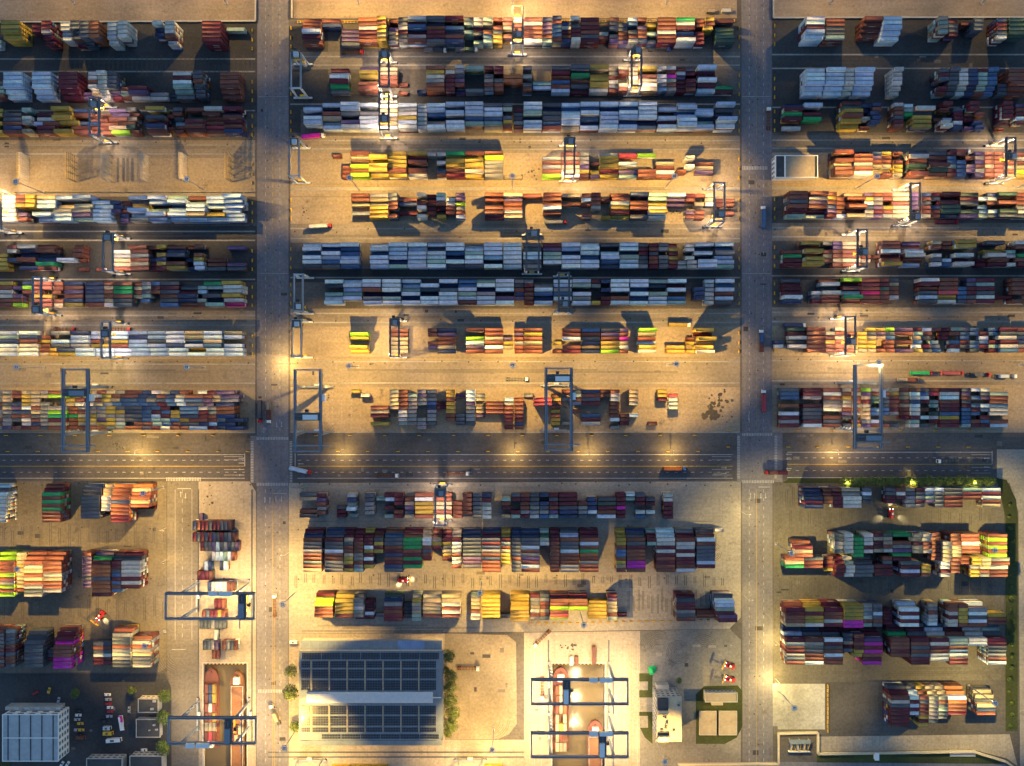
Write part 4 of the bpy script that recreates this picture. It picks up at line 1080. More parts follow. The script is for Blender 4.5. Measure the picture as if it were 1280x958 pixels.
for px, py, d, lab in ((362, 455, -1, 'at the bright avenue pool beside middle yard'), (927, 640, 1, 'on the east avenue at the warehouse yard edge'), (968, 800, -1, 'on the east avenue beside the hedge yard stacks'), (930, 745, 1, 'on the east avenue opposite the yellow stack'),
                       (362, 690, -1, 'on the avenue beside the maroon block'), (362, 845, -1, 'on the avenue beside the warehouse trees'), (208, 700, 1, 'on the dock road beside the white stack'), (208, 660, 1, 'on the dock road at the highway end'), (968, 847, -1, 'on the east avenue at the bleached pad')):
    street_lamp(px, py, d, 0, 'street lamp ' + lab, watts={455: 2.6, 800: 1.6, 847: 2.0, 845: .6}.get(py, .45), color=GOLD if px > 900 else WARM)

# ------------------------------------------------------------------ gantry cranes
def gantry(name, label, cat, group, cx, cy, rz, Lg, W, z, legs, tx, m, gw=1.5, gh=1.7, legw=(1.5, 1.2), tyres=True, house='crane', pale=None, lamps=(), lampw=1.0, extra=None, lampc=PEACH, splay=1.2):
    """girders run along local x; legs at the given local x; trolley at local tx"""
    r = empty(name, (cx, cy, 0), rz); tag(r, label, cat, group)
    for s in (-1, 1):
        gb = MB().box(-Lg / 2, Lg / 2, s * W / 2 - gw / 2, s * W / 2 + gw / 2, z - gh, z).build('girder', M[m], r)
        k = MB(); k.box(-Lg / 2, Lg / 2, s * (W / 2 + gw / 2) + s * .05, s * (W / 2 + gw / 2) + s * .45, z - gh + .3, z - gh + .38)
        for x in np.arange(-Lg / 2, Lg / 2 + .1, 3.0): k.bar((x, s * (W / 2 + gw / 2 + .42), z - gh + .35), (x, s * (W / 2 + gw / 2 + .42), z - .2), .07)
        k.bar((-Lg / 2, s * (W / 2 + gw / 2 + .42), z - .2), (Lg / 2, s * (W / 2 + gw / 2 + .42), z - .2), .08)
        k.build('walkway', M['crane_dark'], gb)
        MB().box(-Lg / 2 + .3, Lg / 2 - .3, s * W / 2 - .12, s * W / 2 + .12, z + .01, z + .16).build('trolley_rail', M['crane_dark'], gb)
    for x in (-Lg / 2 + .5, Lg / 2 - .5):
        MB().box(x - .45, x + .45, -W / 2 + gw / 2, W / 2 - gw / 2, z - gh + .25, z - .25).build('tie_beam', M[m], r)
    zs = 1.9 if tyres else 1.6
    for x in legs:
        for s in (-1, 1):
            lg = MB().leg((x, s * W / 2, z - gh), (x, s * (W / 2 + splay), zs), (legw[0], legw[1]), (legw[0] * .55, legw[1] * .8)).build('leg', M[pale or m], r)
            if s > 0 and x == legs[0]:
                k = MB()
                for i in range(9):
                    za = zs + (z - gh - zs) * i / 9; zb = zs + (z - gh - zs) * (i + .8) / 9
                    k.bar((x + (.2 if i % 2 else 1.9), s * (W / 2 + splay + .75), za), (x + (1.9 if i % 2 else .2), s * (W / 2 + splay + .75), zb + .25), .5, .12)
                k.build('stair', M['steel'], lg)
        sb = MB().box(x - .55, x + .55, -W / 2 - splay - 2.6, W / 2 + splay + 2.6, zs - .55, zs + .55).build('sill_beam', M[pale or m], r)
        MB().box(x + .6, x + 1.9, -1.6, 1.8, zs - .6, zs + 1.3).build('power_unit', M['yellow' if tyres else 'crane_pale'], sb)
        for s in (-1, 1):
            for d in (-.95, .95):
                yy = s * (W / 2 + splay + 1.2) + d
                MB().cyl((x - .38, yy, .8), (x + .38, yy, .8), .8, 12).build('wheel', M['black'], r)
    # trolley
    t = MB().box(tx - 2.6, tx + 2.6, -W / 2 + .1, W / 2 - .1, z + .2, z + .75).build('trolley', M['crane_dark'], r)
    hw = W * (.36 if tyres else .42)
    MB().box(tx - 1.9, tx + 1.2, -hw, hw * .35, z + .8, z + 3.0).build('machine_house', M[house], t)
    k = MB(); k.cyl((tx + .2, hw * .45, z + 1.5), (tx + .2, hw * 1.05, z + 1.5), .7, 12); k.box(tx - 1.8, tx - .8, hw * .5, hw * 1.1, z + .8, z + 1.9); k.build('hoist_drum', M['crane_dark'], t)
    k = MB()
    for a in (-2.5, 2.5): k.bar((tx + a, -W / 2 + .2, z + 1.8), (tx + a, W / 2 - .2, z + 1.8), .09)
    for a in (-2.5, 2.5):
        for yy in np.linspace(-W / 2 + .3, W / 2 - .3, 5): k.bar((tx + a, yy, z + .7), (tx + a, yy, z + 1.8), .08)
    k.build('handrail', M['yellow'], t)
    MB().box(tx + 2.7, tx + 4.5, -.2, 1.7, z - 3.1, z - .6).build('cab', M['glass'], t)
    k = MB(); sp = z * .62
    for a in (-1, 1):
        for b in (-1, 1): MB().cyl((tx + a * .9, b * 2.0, z + .2), (tx + a * .9, b * 2.4, sp + .5), .05, 6).build('hoist_rope', M['black'], t)
    k = MB(); k.box(tx - .5, tx + .5, -5.9 if W > 12 else -3.0, 5.9 if W > 12 else 3.0, sp, sp + .4)
    for b in (-1, 1): k.box(tx - 1.15, tx + 1.15, b * (5.6 if W > 12 else 2.8) - .25, b * (5.6 if W > 12 else 2.8) + .25, sp - .1, sp + .35)
    k.build('spreader', M['yellow'], t)
    for lx in lamps:
        for s in (-1, 1):
            MB().cbox(lx, s * (W / 2 + gw / 2 + .35), z - gh - .15, 1.1, .9, .22).build('floodlight', M['steel'], r)
            lamp_light(r, (lx, s * (W / 2 + gw / 2 + .35), z - gh - .6), RTG_P * lampw, lampc, .3, 1.0, -1.6)
    if extra: extra(r, z, W, Lg)
    return r

RTG = 'rubber tyred gantry crane '
# columns of the two girders, their ends, the trolley (photograph), lamp power, colours, label
RTGS = [
 (110.5, 124, 122, 168, 131, 1.0, 'crane', 'steel blue %swith splayed legs over the yellow stacks of rack yard' % RTG),
 (-13, 1, 237, 285, 262, 1.2, 'crane', 'dark %shalf hidden over the glaring white containers of rack yard' % RTG),
 (127.5, 141, 292, 338, 297, 1.0, 'crane', 'blue %swith trolley at its end, above the fourth rack yard row' % RTG),
 (39.5, 51.5, 346.5, 391.5, 387, 1.0, 'crane', 'grey blue %sover the pink lit third rack yard row' % RTG),
 (125.5, 137.5, 402.5, 447.6, 417, .7, 'crane', 'blue %sover the white second rack yard row' % RTG),
 (362.6, 376.5, 66.5, 110, 69, 0, 'crane_pale', 'pale unlit %sparked at the avenue beside two dark bays' % RTG),
 (361, 374, 175, 220, 178, 0, 'crane_pale', 'pale unlit %sparked by the magenta container truck' % RTG),
 (473.4, 486.3, 64, 108, 69, 1.1, 'crane_dark', 'dark %swith black trolley over the small middle yard row' % RTG),
 (473.4, 486.3, 115, 162, 149, 1.15, 'crane_dark', 'dark %sglaring over the pale blue seventh middle row' % RTG),
 (640.5, 654, 7, 54, 44, 1.1, 'crane_dark', 'dark %sat the crash fence over salmon containers' % RTG),
 (789.3, 802.5, 61, 107, 64, 1.1, 'crane_dark', 'dark %sover the yellow lit eighth middle row' % RTG),
 (705.5, 718.5, 172, 218, 177, .9, 'crane_dark', 'dark slim %sover the salmon sixth middle row' % RTG),
 (892.5, 906.5, 228, 276.5, 268, 1.1, 'crane', 'blue %swith legs over the white lit end of fifth row' % RTG),
 (657.5, 674, 287, 338, 292, 0, 'crane_dark', 'black unlit %swith wide walkways over the pale blue row' % RTG),
 (698, 712, 341, 389.5, 380, 0, 'crane_dark', 'unlit %swith blue trolley over the third middle row' % RTG),
 (366.4, 379, 343, 389.5, 383, 0, 'crane_pale', 'pale unlit %sparked at the avenue end of third row' % RTG),
 (364, 377, 400, 446, 405, 0, 'crane_pale', 'unlit %sparked over empty crosses by the bright avenue pool' % RTG),
 (487, 499, 399, 446, 403, .55, 'crane_dark', 'thin black %sover the lone flat racks of second row' % RTG),
 (1258, 1271, 172, 220.6, 196, 1.0, 'crane_dark', 'dark %sover the salmon far end of the workshop row' % RTG),
 (1138, 1151, 229, 275, 271, 1.1, 'crane_dark', 'dark %sover the violet boxes of the fifth workshop row' % RTG),
 (1072, 1085, 287, 334, 315, 1.0, 'crane_dark', 'dark %swith mid span trolley over fourth workshop row' % RTG),
 (1057, 1070.5, 396, 443.6, 427, 1.0, 'crane_dark', 'dark %sover the second workshop row by the yellow boxes' % RTG),
 (543.5, 557, 611, 657, 616, 1.0, 'crane', 'blue %sbeside the highway over the warehouse yard' % RTG),
]
ZR = 21.0
for x1, x2, y1, y2, ty, lit, m, lab in RTGS:
    a = P(x1, y1, ZR); b = P(x2, y2, ZR); t = P(x1, ty, ZR)
    cx, cy = (a[0] + b[0]) / 2, (a[1] + b[1]) / 2
    Lg = a[1] - b[1]; W = b[0] - a[0]
    # local x along world +y
    gantry('rubber_tyred_crane', lab, 'gantry crane', 'rubber tyred gantry cranes', cx, cy, math.pi / 2, Lg + .8, W - 1.0, ZR, (-Lg / 2, Lg / 2), t[1] - cy,
           'crane_dark' if m == 'crane_dark' else m, gw=.75, gh=1.4, legw=(1.3, 1.0), house='crane' if m != 'crane_pale' else 'crane_pale',
           pale='crane_pale' if m != 'crane' else None, lamps=(-Lg * .40, Lg * .40) if lit else (), lampw=lit, splay=.5)

def rail_extra(r, z, W, Lg):
    MB().box(Lg * .42 - .4, Lg * .42 + .4, -W / 2 - 5.5, W / 2 + 1.2, z + .2, z + .9).build('festoon_beam', M['gantry_blue'], r)
    MB().box(6, 10.5, W / 2 + 1.0 if False else -W / 2 - 2.9, -W / 2 - .95, z - 4.5, z - .4).build('electric_house', M['white'], r)
ZG = 28.5
RAILG = [
 (78, 108.5, 461, 566, 491, 1.0, GOLD, 'crane', 'blue grey rail gantry crane spanning the striped row of the rack yard'),
 (368.4, 400, 461.6, 565.5, 521, 0, GOLD, 'white', 'blue rail gantry crane over empty bays with a pale machine house'),
 (683, 714, 459.5, 564, 473, 0, GOLD, 'white', 'blue rail gantry crane with pale house above the sparse first middle row'),
 (1070, 1102, 456, 561.5, 547, 1.0, PEACH, 'crane', 'rail gantry crane with glowing yellow end over the first workshop row'),
]
for x1, x2, y1, y2, ty, lit, lc, hs, lab in RAILG:
    a = P(x1, y1, ZG); b = P(x2, y2, ZG); t = P(x1, ty, ZG)
    cx, cy = (a[0] + b[0]) / 2, (a[1] + b[1]) / 2
    Lg = a[1] - b[1]; W = b[0] - a[0]
    gantry('rail_gantry_crane', lab, 'gantry crane', 'rail mounted gantry cranes', cx, cy, math.pi / 2, Lg, W, ZG, (-15.2, 15.2), t[1] - cy, 'gantry_blue', gw=1.45, gh=2.2,
           legw=(2.2, 1.6), tyres=False, house=hs, lamps=(-19, 19) if lit else (), lampw=.9, extra=lambda r, z, W, L: rail_extra(r, z, W, -L), lampc=lc, splay=.4)

def dock_extra(r, z, W, Lg, side=1, at=0.0):
    for k, (a, l) in enumerate(((at, 5.4), (at + 6.6, 8.2))):
        MB().box(a, a + l, side * (W / 2 + .6) - 1.3, side * (W / 2 + .6) + 1.3, z + .05, z + 2.2).build('electric_house', M['white'], r)
    MB().box(Lg * .34 - .3, Lg * .34 + .3, -W / 2 - 6.0, W / 2 + .5, z + .25, z + .8).build('festoon_beam', M['gantry_blue'], r)
DOCKG = [
 (205.5, 318, 743, 774, 303, (247, 312), 1, 0.0, 'blue grey dock crane above the quayside containers beside the barge dock'),
 (209, 320, 898.5, 930, 286, (248, 312), -1, -16.0, 'dark blue dock crane spanning the two barges in the narrow dock'),
 (663.5, 786, 850.7, 880.8, 708, (686, 761), 1, 6.0, 'blue dock crane at the head of the wide bright dock'),
 (663.5, 786, 917.6, 947, 753, (686, 761), 1, 6.0, 'blue dock crane lower down the wide bright dock'),
]
for x1, x2, y1, y2, tx, lg, side, at, lab in DOCKG:
    a = P(x1, y1, ZG); b = P(x2, y2, ZG); t = P(tx, y1, ZG)
    cx, cy = (a[0] + b[0]) / 2, (a[1] + b[1]) / 2
    Lg = b[0] - a[0]; W = a[1] - b[1]
    L2 = tuple(P(v, y1)[0] - cx for v in lg)
    gantry('dock_crane', lab, 'gantry crane', 'barge dock gantry cranes', cx, cy, 0, Lg, W, ZG, L2, t[0] - cx, 'gantry_blue', gw=1.25, gh=2.2, legw=(2.0, 1.6), tyres=False, house='white' if x1 > 600 else 'crane',
           lamps=(L2[0] - 8, (L2[0] + L2[1]) / 2, L2[1] + 5), lampw=2.6 if x1 > 600 else 1.7, extra=lambda r, z, W, L, s=side, q=at: dock_extra(r, z, W, L, s, q), lampc=(1.0, .72, .38), splay=.3)
# ------------------------------------------------------------------ vehicles
def truck_parts(r, cab, L=12.5, chassis='crane_dark'):
    """local +x is forward; trailer from -L/2-1 to L/2-1, cab in front"""
    k = MB()
    x0, x1 = -L / 2 - 1.2, L / 2 - 1.0
    for s in (-1, 1): k.box(x0, x1 + 1.5, s * .55 - .14, s * .55 + .14, .85, 1.2)
    for x in np.linspace(x0 + .2, x1 - .2, 7): k.box(x - .2, x + .2, -1.2, 1.2, .95, 1.22)
    k.build('chassis', M[chassis], r)
    c0 = x1 + .5
    c = MB(); c.hexa([(c0, -1.22, .6), (c0 + 2.2, -1.22, .6), (c0 + 2.2, 1.22, .6), (c0, 1.22, .6)], [(c0, -1.15, 3.0), (c0 + 1.75, -1.15, 3.0), (c0 + 1.75, 1.15, 3.0), (c0, 1.15, 3.0)])
    c.box(c0 + .2, c0 + 1.2, -.9, .9, 3.0, 3.35)
    cb = c.build('cab', M[cab], r)
    MB().quad((c0 + 2.13, -1.05, 1.5), (c0 + 2.13, 1.05, 1.5), (c0 + 1.83, 1.0, 2.85), (c0 + 1.83, -1.0, 2.85)).build('windscreen', M['glass'], cb)
    MB().box(c0 + 2.16, c0 + 2.3, -1.1, 1.1, .5, .95).build('bumper', M['steel'], cb)
    for x in (x0 + 1.0, x0 + 2.3, x1 - .2, c0 + 1.4):
        for s in (-1, 1):
            MB().cyl((x, s * .72, .5), (x, s * 1.2, .5), .5, 10).build('wheel', M['black'], r)

def truck(px, py, deg, cab, cargo, label, L=12.5, z=0.13, chassis='crane_dark', lights=False):
    x, y = P(px, py)
    a = math.radians(deg)
    r = empty('container_truck' if cargo else 'chassis_truck', (x, y, z), a)
    tag(r, label, 'truck', 'trucks in the port')
    truck_parts(r, cab, L, chassis)
    cx = -1.1 if len(cargo) < 2 else None
    for i, (l, c) in enumerate(cargo):
        lx = -1.1 if len(cargo) == 1 else (-1.1 - 3.15 + 6.3 * i)
        o = container((x + lx * math.cos(a), y + lx * math.sin(a), z + 1.24), CL[l], c, '%s container %s carried on the %s' % (PAL[c][0], ['rear', 'front'][i] if len(cargo) > 1 else 'alone', ' '.join(label.split()[:9])), 'containers on trucks', rz=a)
    return r
F4 = 4; F2 = 2
TRUCKS = [
 (326, 514, -90, 'red', [(4, 'd')], 'red cab truck with dark box waiting at the highway crossing'), (337, 514.5, -90, 'white', [(2, 'e'), (2, 'r')], 'white cab truck with two boxes at the highway crossing'),
 (376, 587.5, -14, 'red', [(4, 'b')], 'red cab truck with pale blue box turning onto the highway'), (484, 594.5, 0, 'white', [], 'white cab truck pulling an empty chassis along the highway'),
 (572, 592, 0, 'white', [], 'white cab truck with empty chassis nearing the warehouse yard crane'), (842, 585.5, 0, 'blue', [(4, 'o')], 'blue cab truck with orange box on the highway'),
 (969, 590.5, 180, 'red', [(2, 'm'), (2, 'r')], 'red cab truck with two dark red boxes crossing the junction'), (1184, 576.5, 180, 'white', [], 'white cab chassis truck on the highway beside the hedge'),
 (401, 283.5, 4, 'red', [(4, 'w')], 'red cab truck with white box beside the pale blue rows'), (694, 278.5, 0, 'red', [(4, 's')], 'orange red cab truck with grey box by the black crane'),
 (848, 406.5, 0, 'white', [(4, 'y')], 'white cab truck with yellow box above the yellow containers'), (544, 64.5, 0, 'white', [(2, 's'), (2, 'd')], 'white cab truck with grey and slate boxes below the ninth row'),
 (583, 64, 0, 'white', [(2, 's'), (2, 'c')], 'white cab truck with grey and dark green boxes below the ninth row'), (441, 66.5, 0, 'red', [], 'red cab chassis truck below the violet containers'),
 (392, 171.5, 5, 'white', [(4, 'k')], 'white cab truck with magenta box beside the parked crane'), (1181, 278.5, 0, 'red', [(4, 'm')], 'red cab truck with maroon box below the fifth workshop row'),
 (1196, 191, 0, 'white', [(4, 'm')], 'white cab truck with dark red box above the workshop row'), (991, 407, 0, 'white', [(4, 'n')], 'white cab truck with navy box by the avenue end'),
 (953, 273, 90, 'white', [(4, 'u')], 'white cab truck with blue box driving up the avenue'), (950.5, 427, 90, 'white', [(2, 'r'), (2, 'u')], 'white cab truck with blue and red boxes on the avenue'),
 (953.5, 502, 90, 'white', [(4, 'q')], 'white cab truck with bright red box on the avenue'), (960, 150, 90, 'white', [], 'rusty empty chassis truck stopped on the avenue edge'),
 (82, 411.8, 0, 'red', [], 'red cab chassis truck above the white second rack row'), (1149, 466.5, 0, 'red', [(4, 'g')], 'truck with green box heading the queue above the workshop yard'),
 (1188, 466.5, 0, 'red', [(4, 'q')], 'truck with bright red box second in the queue'), (1222, 468.5, 0, 'red', [(2, 'd')], 'truck with one slate box third in the queue'),
 (1254, 470.5, 0, 'white', [(2, 'b')], 'truck with one pale blue box fourth in the queue'), (1133, 474.8, 0, 'crane_dark', [(2, 'e'), (2, 'r')], 'dark cab truck with beige and red boxes by the gantry'),
 (646, 474.3, 0, 'white', [], 'empty chassis truck in the wide lamp lit aisle'), (344, 757, 90, 'white', [], 'white cab truck with yellow rusty chassis on the avenue'),
 (345, 893, 112, 'white', [(2, 'e')], 'white cab truck with beige box turning beside the warehouse'), (678, 797, 224, 'white', [], 'empty chassis truck turning above the wide dock'),
 (585, 835, 0, 'white', [], 'empty trailer truck standing in the trailer park'), (677.5, 859, -90, 'white', [], 'white cab chassis truck beside the wide dock'),
 (823, 62.8, 0, 'blue', [], 'blue cab chassis truck below the ninth row end'), (151, 412, 0, 'red', [], 'red cab chassis truck beside the second rack crane'),
]
for t in TRUCKS: truck(*t, chassis='rust' if 'rusty' in t[5] or (t[4] == [] and random.random() < .4) else 'crane_dark')

def stacker(px, py, deg, label, boom=True):
    x, y = P(px, py); r = empty('reach_stacker', (x, y, .08), math.radians(deg)); tag(r, label, 'reach stacker', 'red container handlers')
    k = MB(); k.box(-3.6, 2.6, -1.5, 1.5, .8, 1.9); k.box(-3.6, -1.6, -1.4, 1.4, 1.9, 2.7); k.build('body', M['red'], r)
    c = MB().hexa([(-1.2, -.8, 1.9), (.8, -.8, 1.9), (.8, .8, 1.9), (-1.2, .8, 1.9)], [(-1.0, -.7, 3.5), (.4, -.7, 3.5), (.4, .7, 3.5), (-1.0, .7, 3.5)]).build('cab', M['glass'], r)
    MB().box(-1.05, .45, -.75, .75, 3.5, 3.62).build('cab_roof', M['white'], c)
    MB().bar((-3.0, 0.95, 3.0), (4.6, .95, 5.2), .6, .7).build('boom', M['red'], r)
    MB().box(4.4, 5.2, -3.0, 3.4, 4.3, 4.8).build('spreader', M['yellow'], r)
    for xx, rr in ((-2.6, .75), (1.7, .9)):
        for s in (-1, 1): MB().cyl((xx, s * 1.3, rr), (xx, s * 2.05, rr), rr, 12).build('wheel', M['black'], r)
    for s in (-1, 1):
        MB().cbox(2.7, s * 1.1, 2.1, .15, .3, .2).build('headlight', M['lamp'], r)
    return r
for px, py, d, lab, spots in ((127, 769, 235, 'red reach stacker with boom out between the barge side stacks', ((0, 6), (5, 7))), (505, 724.5, 0, 'red reach stacker with headlights on below the maroon block', ((9, 0), (-6, 6))),
                       (1112.5, 641, 90, 'red reach stacker throwing three light pools in the hedge yard', ((0, -12), (-13, 7), (14, 7))), (911, 831, 160, 'red reach stacker parked above its twin by the bleached kerb', ()), (911, 848, 165, 'red reach stacker parked beside the small lot building', ())):
    r = stacker(px, py, d, lab)
    for dx, dy in spots:
        l = bpy.data.lights.new('headlight_beam', 'SPOT'); l.energy = 2600; l.color = (1.0, .85, .45); l.spot_size = math.radians(50); l.spot_blend = .8; l.shadow_soft_size = .1
        o = bpy.data.objects.new('headlight_beam', l); x, y = P(px, py); tx, ty = P(px + dx, py + dy)
        o.location = (x + (tx - x) * .45, y + (ty - y) * .45, 4.0)
        from mathutils import Vector
        o.rotation_euler = (Vector((tx, ty, 0)) - Vector(o.location)).to_track_quat('-Z', 'Y').to_euler()
        link(o)

def car_meshes():
    b = MB(); b.hexa([(-2.1, -.88, .35), (2.1, -.88, .35), (2.1, .88, .35), (-2.1, .88, .35)], [(-2.1, -.85, .95), (2.05, -.82, .85), (2.05, .82, .85), (-2.1, .85, .95)])
    b.hexa([(-1.9, -.8, .95), (.9, -.8, .9), (.9, .8, .9), (-1.9, .8, .95)], [(-1.5, -.68, 1.45), (.3, -.68, 1.45), (.3, .68, 1.45), (-1.5, .68, 1.45)])
    g = MB(), MB(); g[0].quad((.93, -.72, .98), (.93, .72, .98), (.36, .62, 1.44), (.36, -.62, 1.44)); g[1].quad((-1.95, .72, 1.0), (-1.95, -.72, 1.0), (-1.56, -.62, 1.44), (-1.56, .62, 1.44))
    return b, g
CB, CG = car_meshes()
CARM = {k: CB.mesh('body', paint('car_' + k, c, rough=.3)) for k, c in (('white', (.7, .7, .7)), ('silver', (.35, .36, .38)), ('red', (.35, .02, .03)), ('black', (.02, .02, .025)), ('blue', (.06, .12, .3)), ('yellow', (.6, .38, .04)))}
CGM = CG[0].mesh('windscreen', M['glass']); CRM = CG[1].mesh('rear_window', M['glass']); CWM = MB().cyl((0, -.1, 0), (0, .1, 0), .32, 10).mesh('wheel', M['black'])
def car(px, py, deg, col, label, s=1.0):
    x, y = P(px, py); r = empty('car', (x, y, .05), math.radians(deg)); r.scale = (s, s, s); tag(r, label, 'car', 'cars parked in the office court')
    for nm, me, loc in [('body', CARM[col], (0, 0, 0)), ('windscreen', CGM, (0, 0, 0.02)), ('rear_window', CRM, (0, 0, 0.02))] + [('wheel', CWM, (a, b, .32)) for a in (-1.35, 1.35) for b in (-.8, .8)]:
        o = bpy.data.objects.new(nm, me); o.location = loc; link(o, r)
for i, (px, py, d, c) in enumerate(((135, 868, 0, 'white'), (136, 874, 0, 'silver'), (136, 879.5, 0, 'red'), (138, 884, 0, 'white'), (138, 889, 0, 'red'), (137, 895, 0, 'silver'), (99, 888, 0, 'black'), (98.5, 893.5, 0, 'white'),
        (97, 899, 0, 'silver'), (101, 904, 0, 'yellow'), (97, 912, 0, 'silver'), (102, 912, 0, 'yellow'), (101, 918, 0, 'black'), (130, 901, 0, 'black'), (78, 955, 60, 'white'), (85, 955, 60, 'white'), (180.5, 937, 4, 'white'), (62, 863, 75, 'yellow'), (74, 875, 80, 'silver'), (45, 866, 30, 'red'), (162, 887, 90, 'silver'))):
    spot = 'in the column beside the crane truck' if 130 < px < 140 else 'in the column beside the pale office wall' if 95 < px < 103 else ['below the pale office end wall', 'at the court corner'][0] if py > 950 else 'on the dark court above the office'
    if px in (180.5, 162): spot = 'between the small court houses' if px > 170 else 'under the court trees'
    car(px, py, d, c, '%s car parked %s, number %s of its line' % (c, spot, NUM[(i % 14) + 1]))

def van(px, py, deg, L, W, Hh, m, label, name='van', windows=True):
    x, y = P(px, py); r = empty(name, (x, y, .06), math.radians(deg)); tag(r, label, name.replace('_', ' '))
    b = MB().hexa([(-L / 2, -W / 2, .4), (L / 2, -W / 2, .4), (L / 2, W / 2, .4), (-L / 2, W / 2, .4)], [(-L / 2, -W / 2 + .06, Hh), (L / 2 - .35, -W / 2 + .06, Hh), (L / 2 - .35, W / 2 - .06, Hh), (-L / 2, W / 2 - .06, Hh)]).build('body', M[m], r)
    MB().quad((L / 2 - .02, -W / 2 + .15, Hh * .5), (L / 2 - .02, W / 2 - .15, Hh * .5), (L / 2 - .32, W / 2 - .2, Hh - .12), (L / 2 - .32, -W / 2 + .2, Hh - .12)).build('windscreen', M['glass'], b)
    MB().box(-L * .2, L * .05, -W * .25, W * .25, Hh, Hh + .25).build('roof_unit', M['crane_dark'], b)
    for a in (-.33, .33):
        for s in (-1, 1): MB().cyl((a * L, s * W / 2 - s * .3, .45), (a * L, s * W / 2, .45), .45, 10).build('wheel', M['black'], r)
van(368, 802, 0, 5.4, 2.0, 2.2, 'white', 'small white van parked at the warehouse corner')
van(144, 924, 4, 9.8, 2.5, 2.9, 'white', 'white minibus standing across the dark office court', 'minibus')
van(135.5, 909, 0, 5.0, 2.4, 2.6, 'crane_pale', 'pale teal roofed van in the office court column')
van(136.5, 915.5, 0, 6.2, 2.4, 2.6, 'yellow', 'ochre open topped lorry in the office court column', 'lorry')
van(102, 921, 0, 5.6, 2.3, 2.4, 'rust', 'brown lorry beside the pale office wall', 'lorry')
mc = empty('mobile_crane', (*P(153, 903), .06), math.radians(97)); tag(mc, 'magenta and white mobile crane truck in the office court', 'mobile crane')
MB().box(-5, 5, -1.25, 1.25, .7, 1.5).build('carrier', M['white'], mc); MB().box(1.0, 4.8, -1.2, 1.2, 1.5, 2.9).build('cab', M['magenta'], mc)
MB().bar((-4.5, .2, 2.6), (4.8, .2, 3.5), .8, .8).build('boom', M['white'], mc)
for a in (-3.8, -2.4, 3.2):
    for s in (-1, 1): MB().cyl((a, s * .85, .55), (a, s * 1.3, .55), .55, 10).build('wheel', M['black'], mc)

# ------------------------------------------------------------------ barges
def barge(x0, x1, y0, y1, m, label, wheel_front=False, open_hold=False, cargo='', house=True):
    a = P(x0, y0, WATER_Z); b = P(x1, y1, WATER_Z); w = b[0] - a[0]; L = a[1] - b[1]; cx = (a[0] + b[0]) / 2
    r = empty('barge', (cx, a[1], WATER_Z)); tag(r, label, 'barge', 'barges in the docks')
    prof = [(-w * .5, -L), (w * .5, -L), (w * .5, -w * .7), (w * .42, -w * .35), (w * .25, -w * .1), (0, 0), (-w * .25, -w * .1), (-w * .42, -w * .35), (-w * .5, -w * .7)]
    k = MB(); k.prism(prof, -.6, 1.9); k.build('hull', M[m], r)
    k = MB()
    for p, q in zip(prof, prof[1:] + prof[:1]): k.bar((p[0] * .96, p[1] - .2, 2.1), (q[0] * .96, q[1] - .2, 2.1), .3, .7)
    k.build('bulwark', M[m], r)
    hk = MB(); hy0, hy1 = -w * 1.05, -L + (5 if house else 2)
    hk.box(-w * .4, w * .4, hy1, hy0, 1.92, 2.0); hk.build('hold', M['hold'], r)
    k = MB()
    for s in (-1, 1): k.box(s * w * .41 - .15, s * w * .41 + .15, hy1, hy0, 1.92, 2.9)
    for yy in (hy0, hy1): k.box(-w * .41, w * .41, yy - .15, yy + .15, 1.92, 2.9)
    k.build('coaming', M[m if not open_hold else 'conc'], r)
    yh = -w * .62 if wheel_front else -L + 2.6
    h = MB().box(-w * .2, w * .2, yh - 2.2, yh + 2.2, 1.92, 4.6).build('wheelhouse', M['white'], r)
    MB().box(-w * .21, w * .21, yh - 2.25, yh - 1.9, 3.4, 4.2).build('window', M['glass'], h)
    MB().box(-w * .12, w * .12, yh - .8, yh + .8, 4.6, 5.0).build('roof_box', M['steel'], h)
    MB().cyl((0, -w * .28, 1.9), (0, -w * .28, 2.5), .35, 8).build('bollard', M['black'], r)
    return r, cx, a[1], w, L
def load(bg, rows, label, n=3):
    r, cx, top, w, L = bg
    y = top - w * 1.05 - 3.4
    for k, row in enumerate(rows):
        for i, c in enumerate(row):
            if c == '.': continue
            container((cx + (i - (len(row) - 1) / 2) * 2.55, y, WATER_Z + 2.05), CL[2], c, '%s box %s of line %s on %s' % (PAL[c][0], NUM[i + 1], NUM[k + 1], label), 'containers on barges', rz=math.pi / 2)
        y -= 6.35
load(barge(257, 274.5, 834, 932, 'hull_red', 'maroon bowed container barge in the narrow dock'), ['rny', 'rny', 'rwr', 'rry', 'eee', 'rqr'], 'the maroon barge')
load(barge(289, 306.5, 838, 990, 'hold', 'brown barge with white bow house in the narrow dock', wheel_front=True, open_hold=True), ['...', '...', '...', '...', 'rre', 'rer'], 'the brown barge')
load(barge(690.8, 711, 833, 935, 'hull_red', 'pink lit barge with cream deck house in the wide dock', wheel_front=True), ['rer', 're.', 'reo', 'e.e', 'eye', 'er.', 'eee'], 'the pink lit barge')
barge(734, 753.5, 899, 1000, 'hull_red', 'empty red barge with cream bow under the lower dock crane', open_hold=True, wheel_front=True)

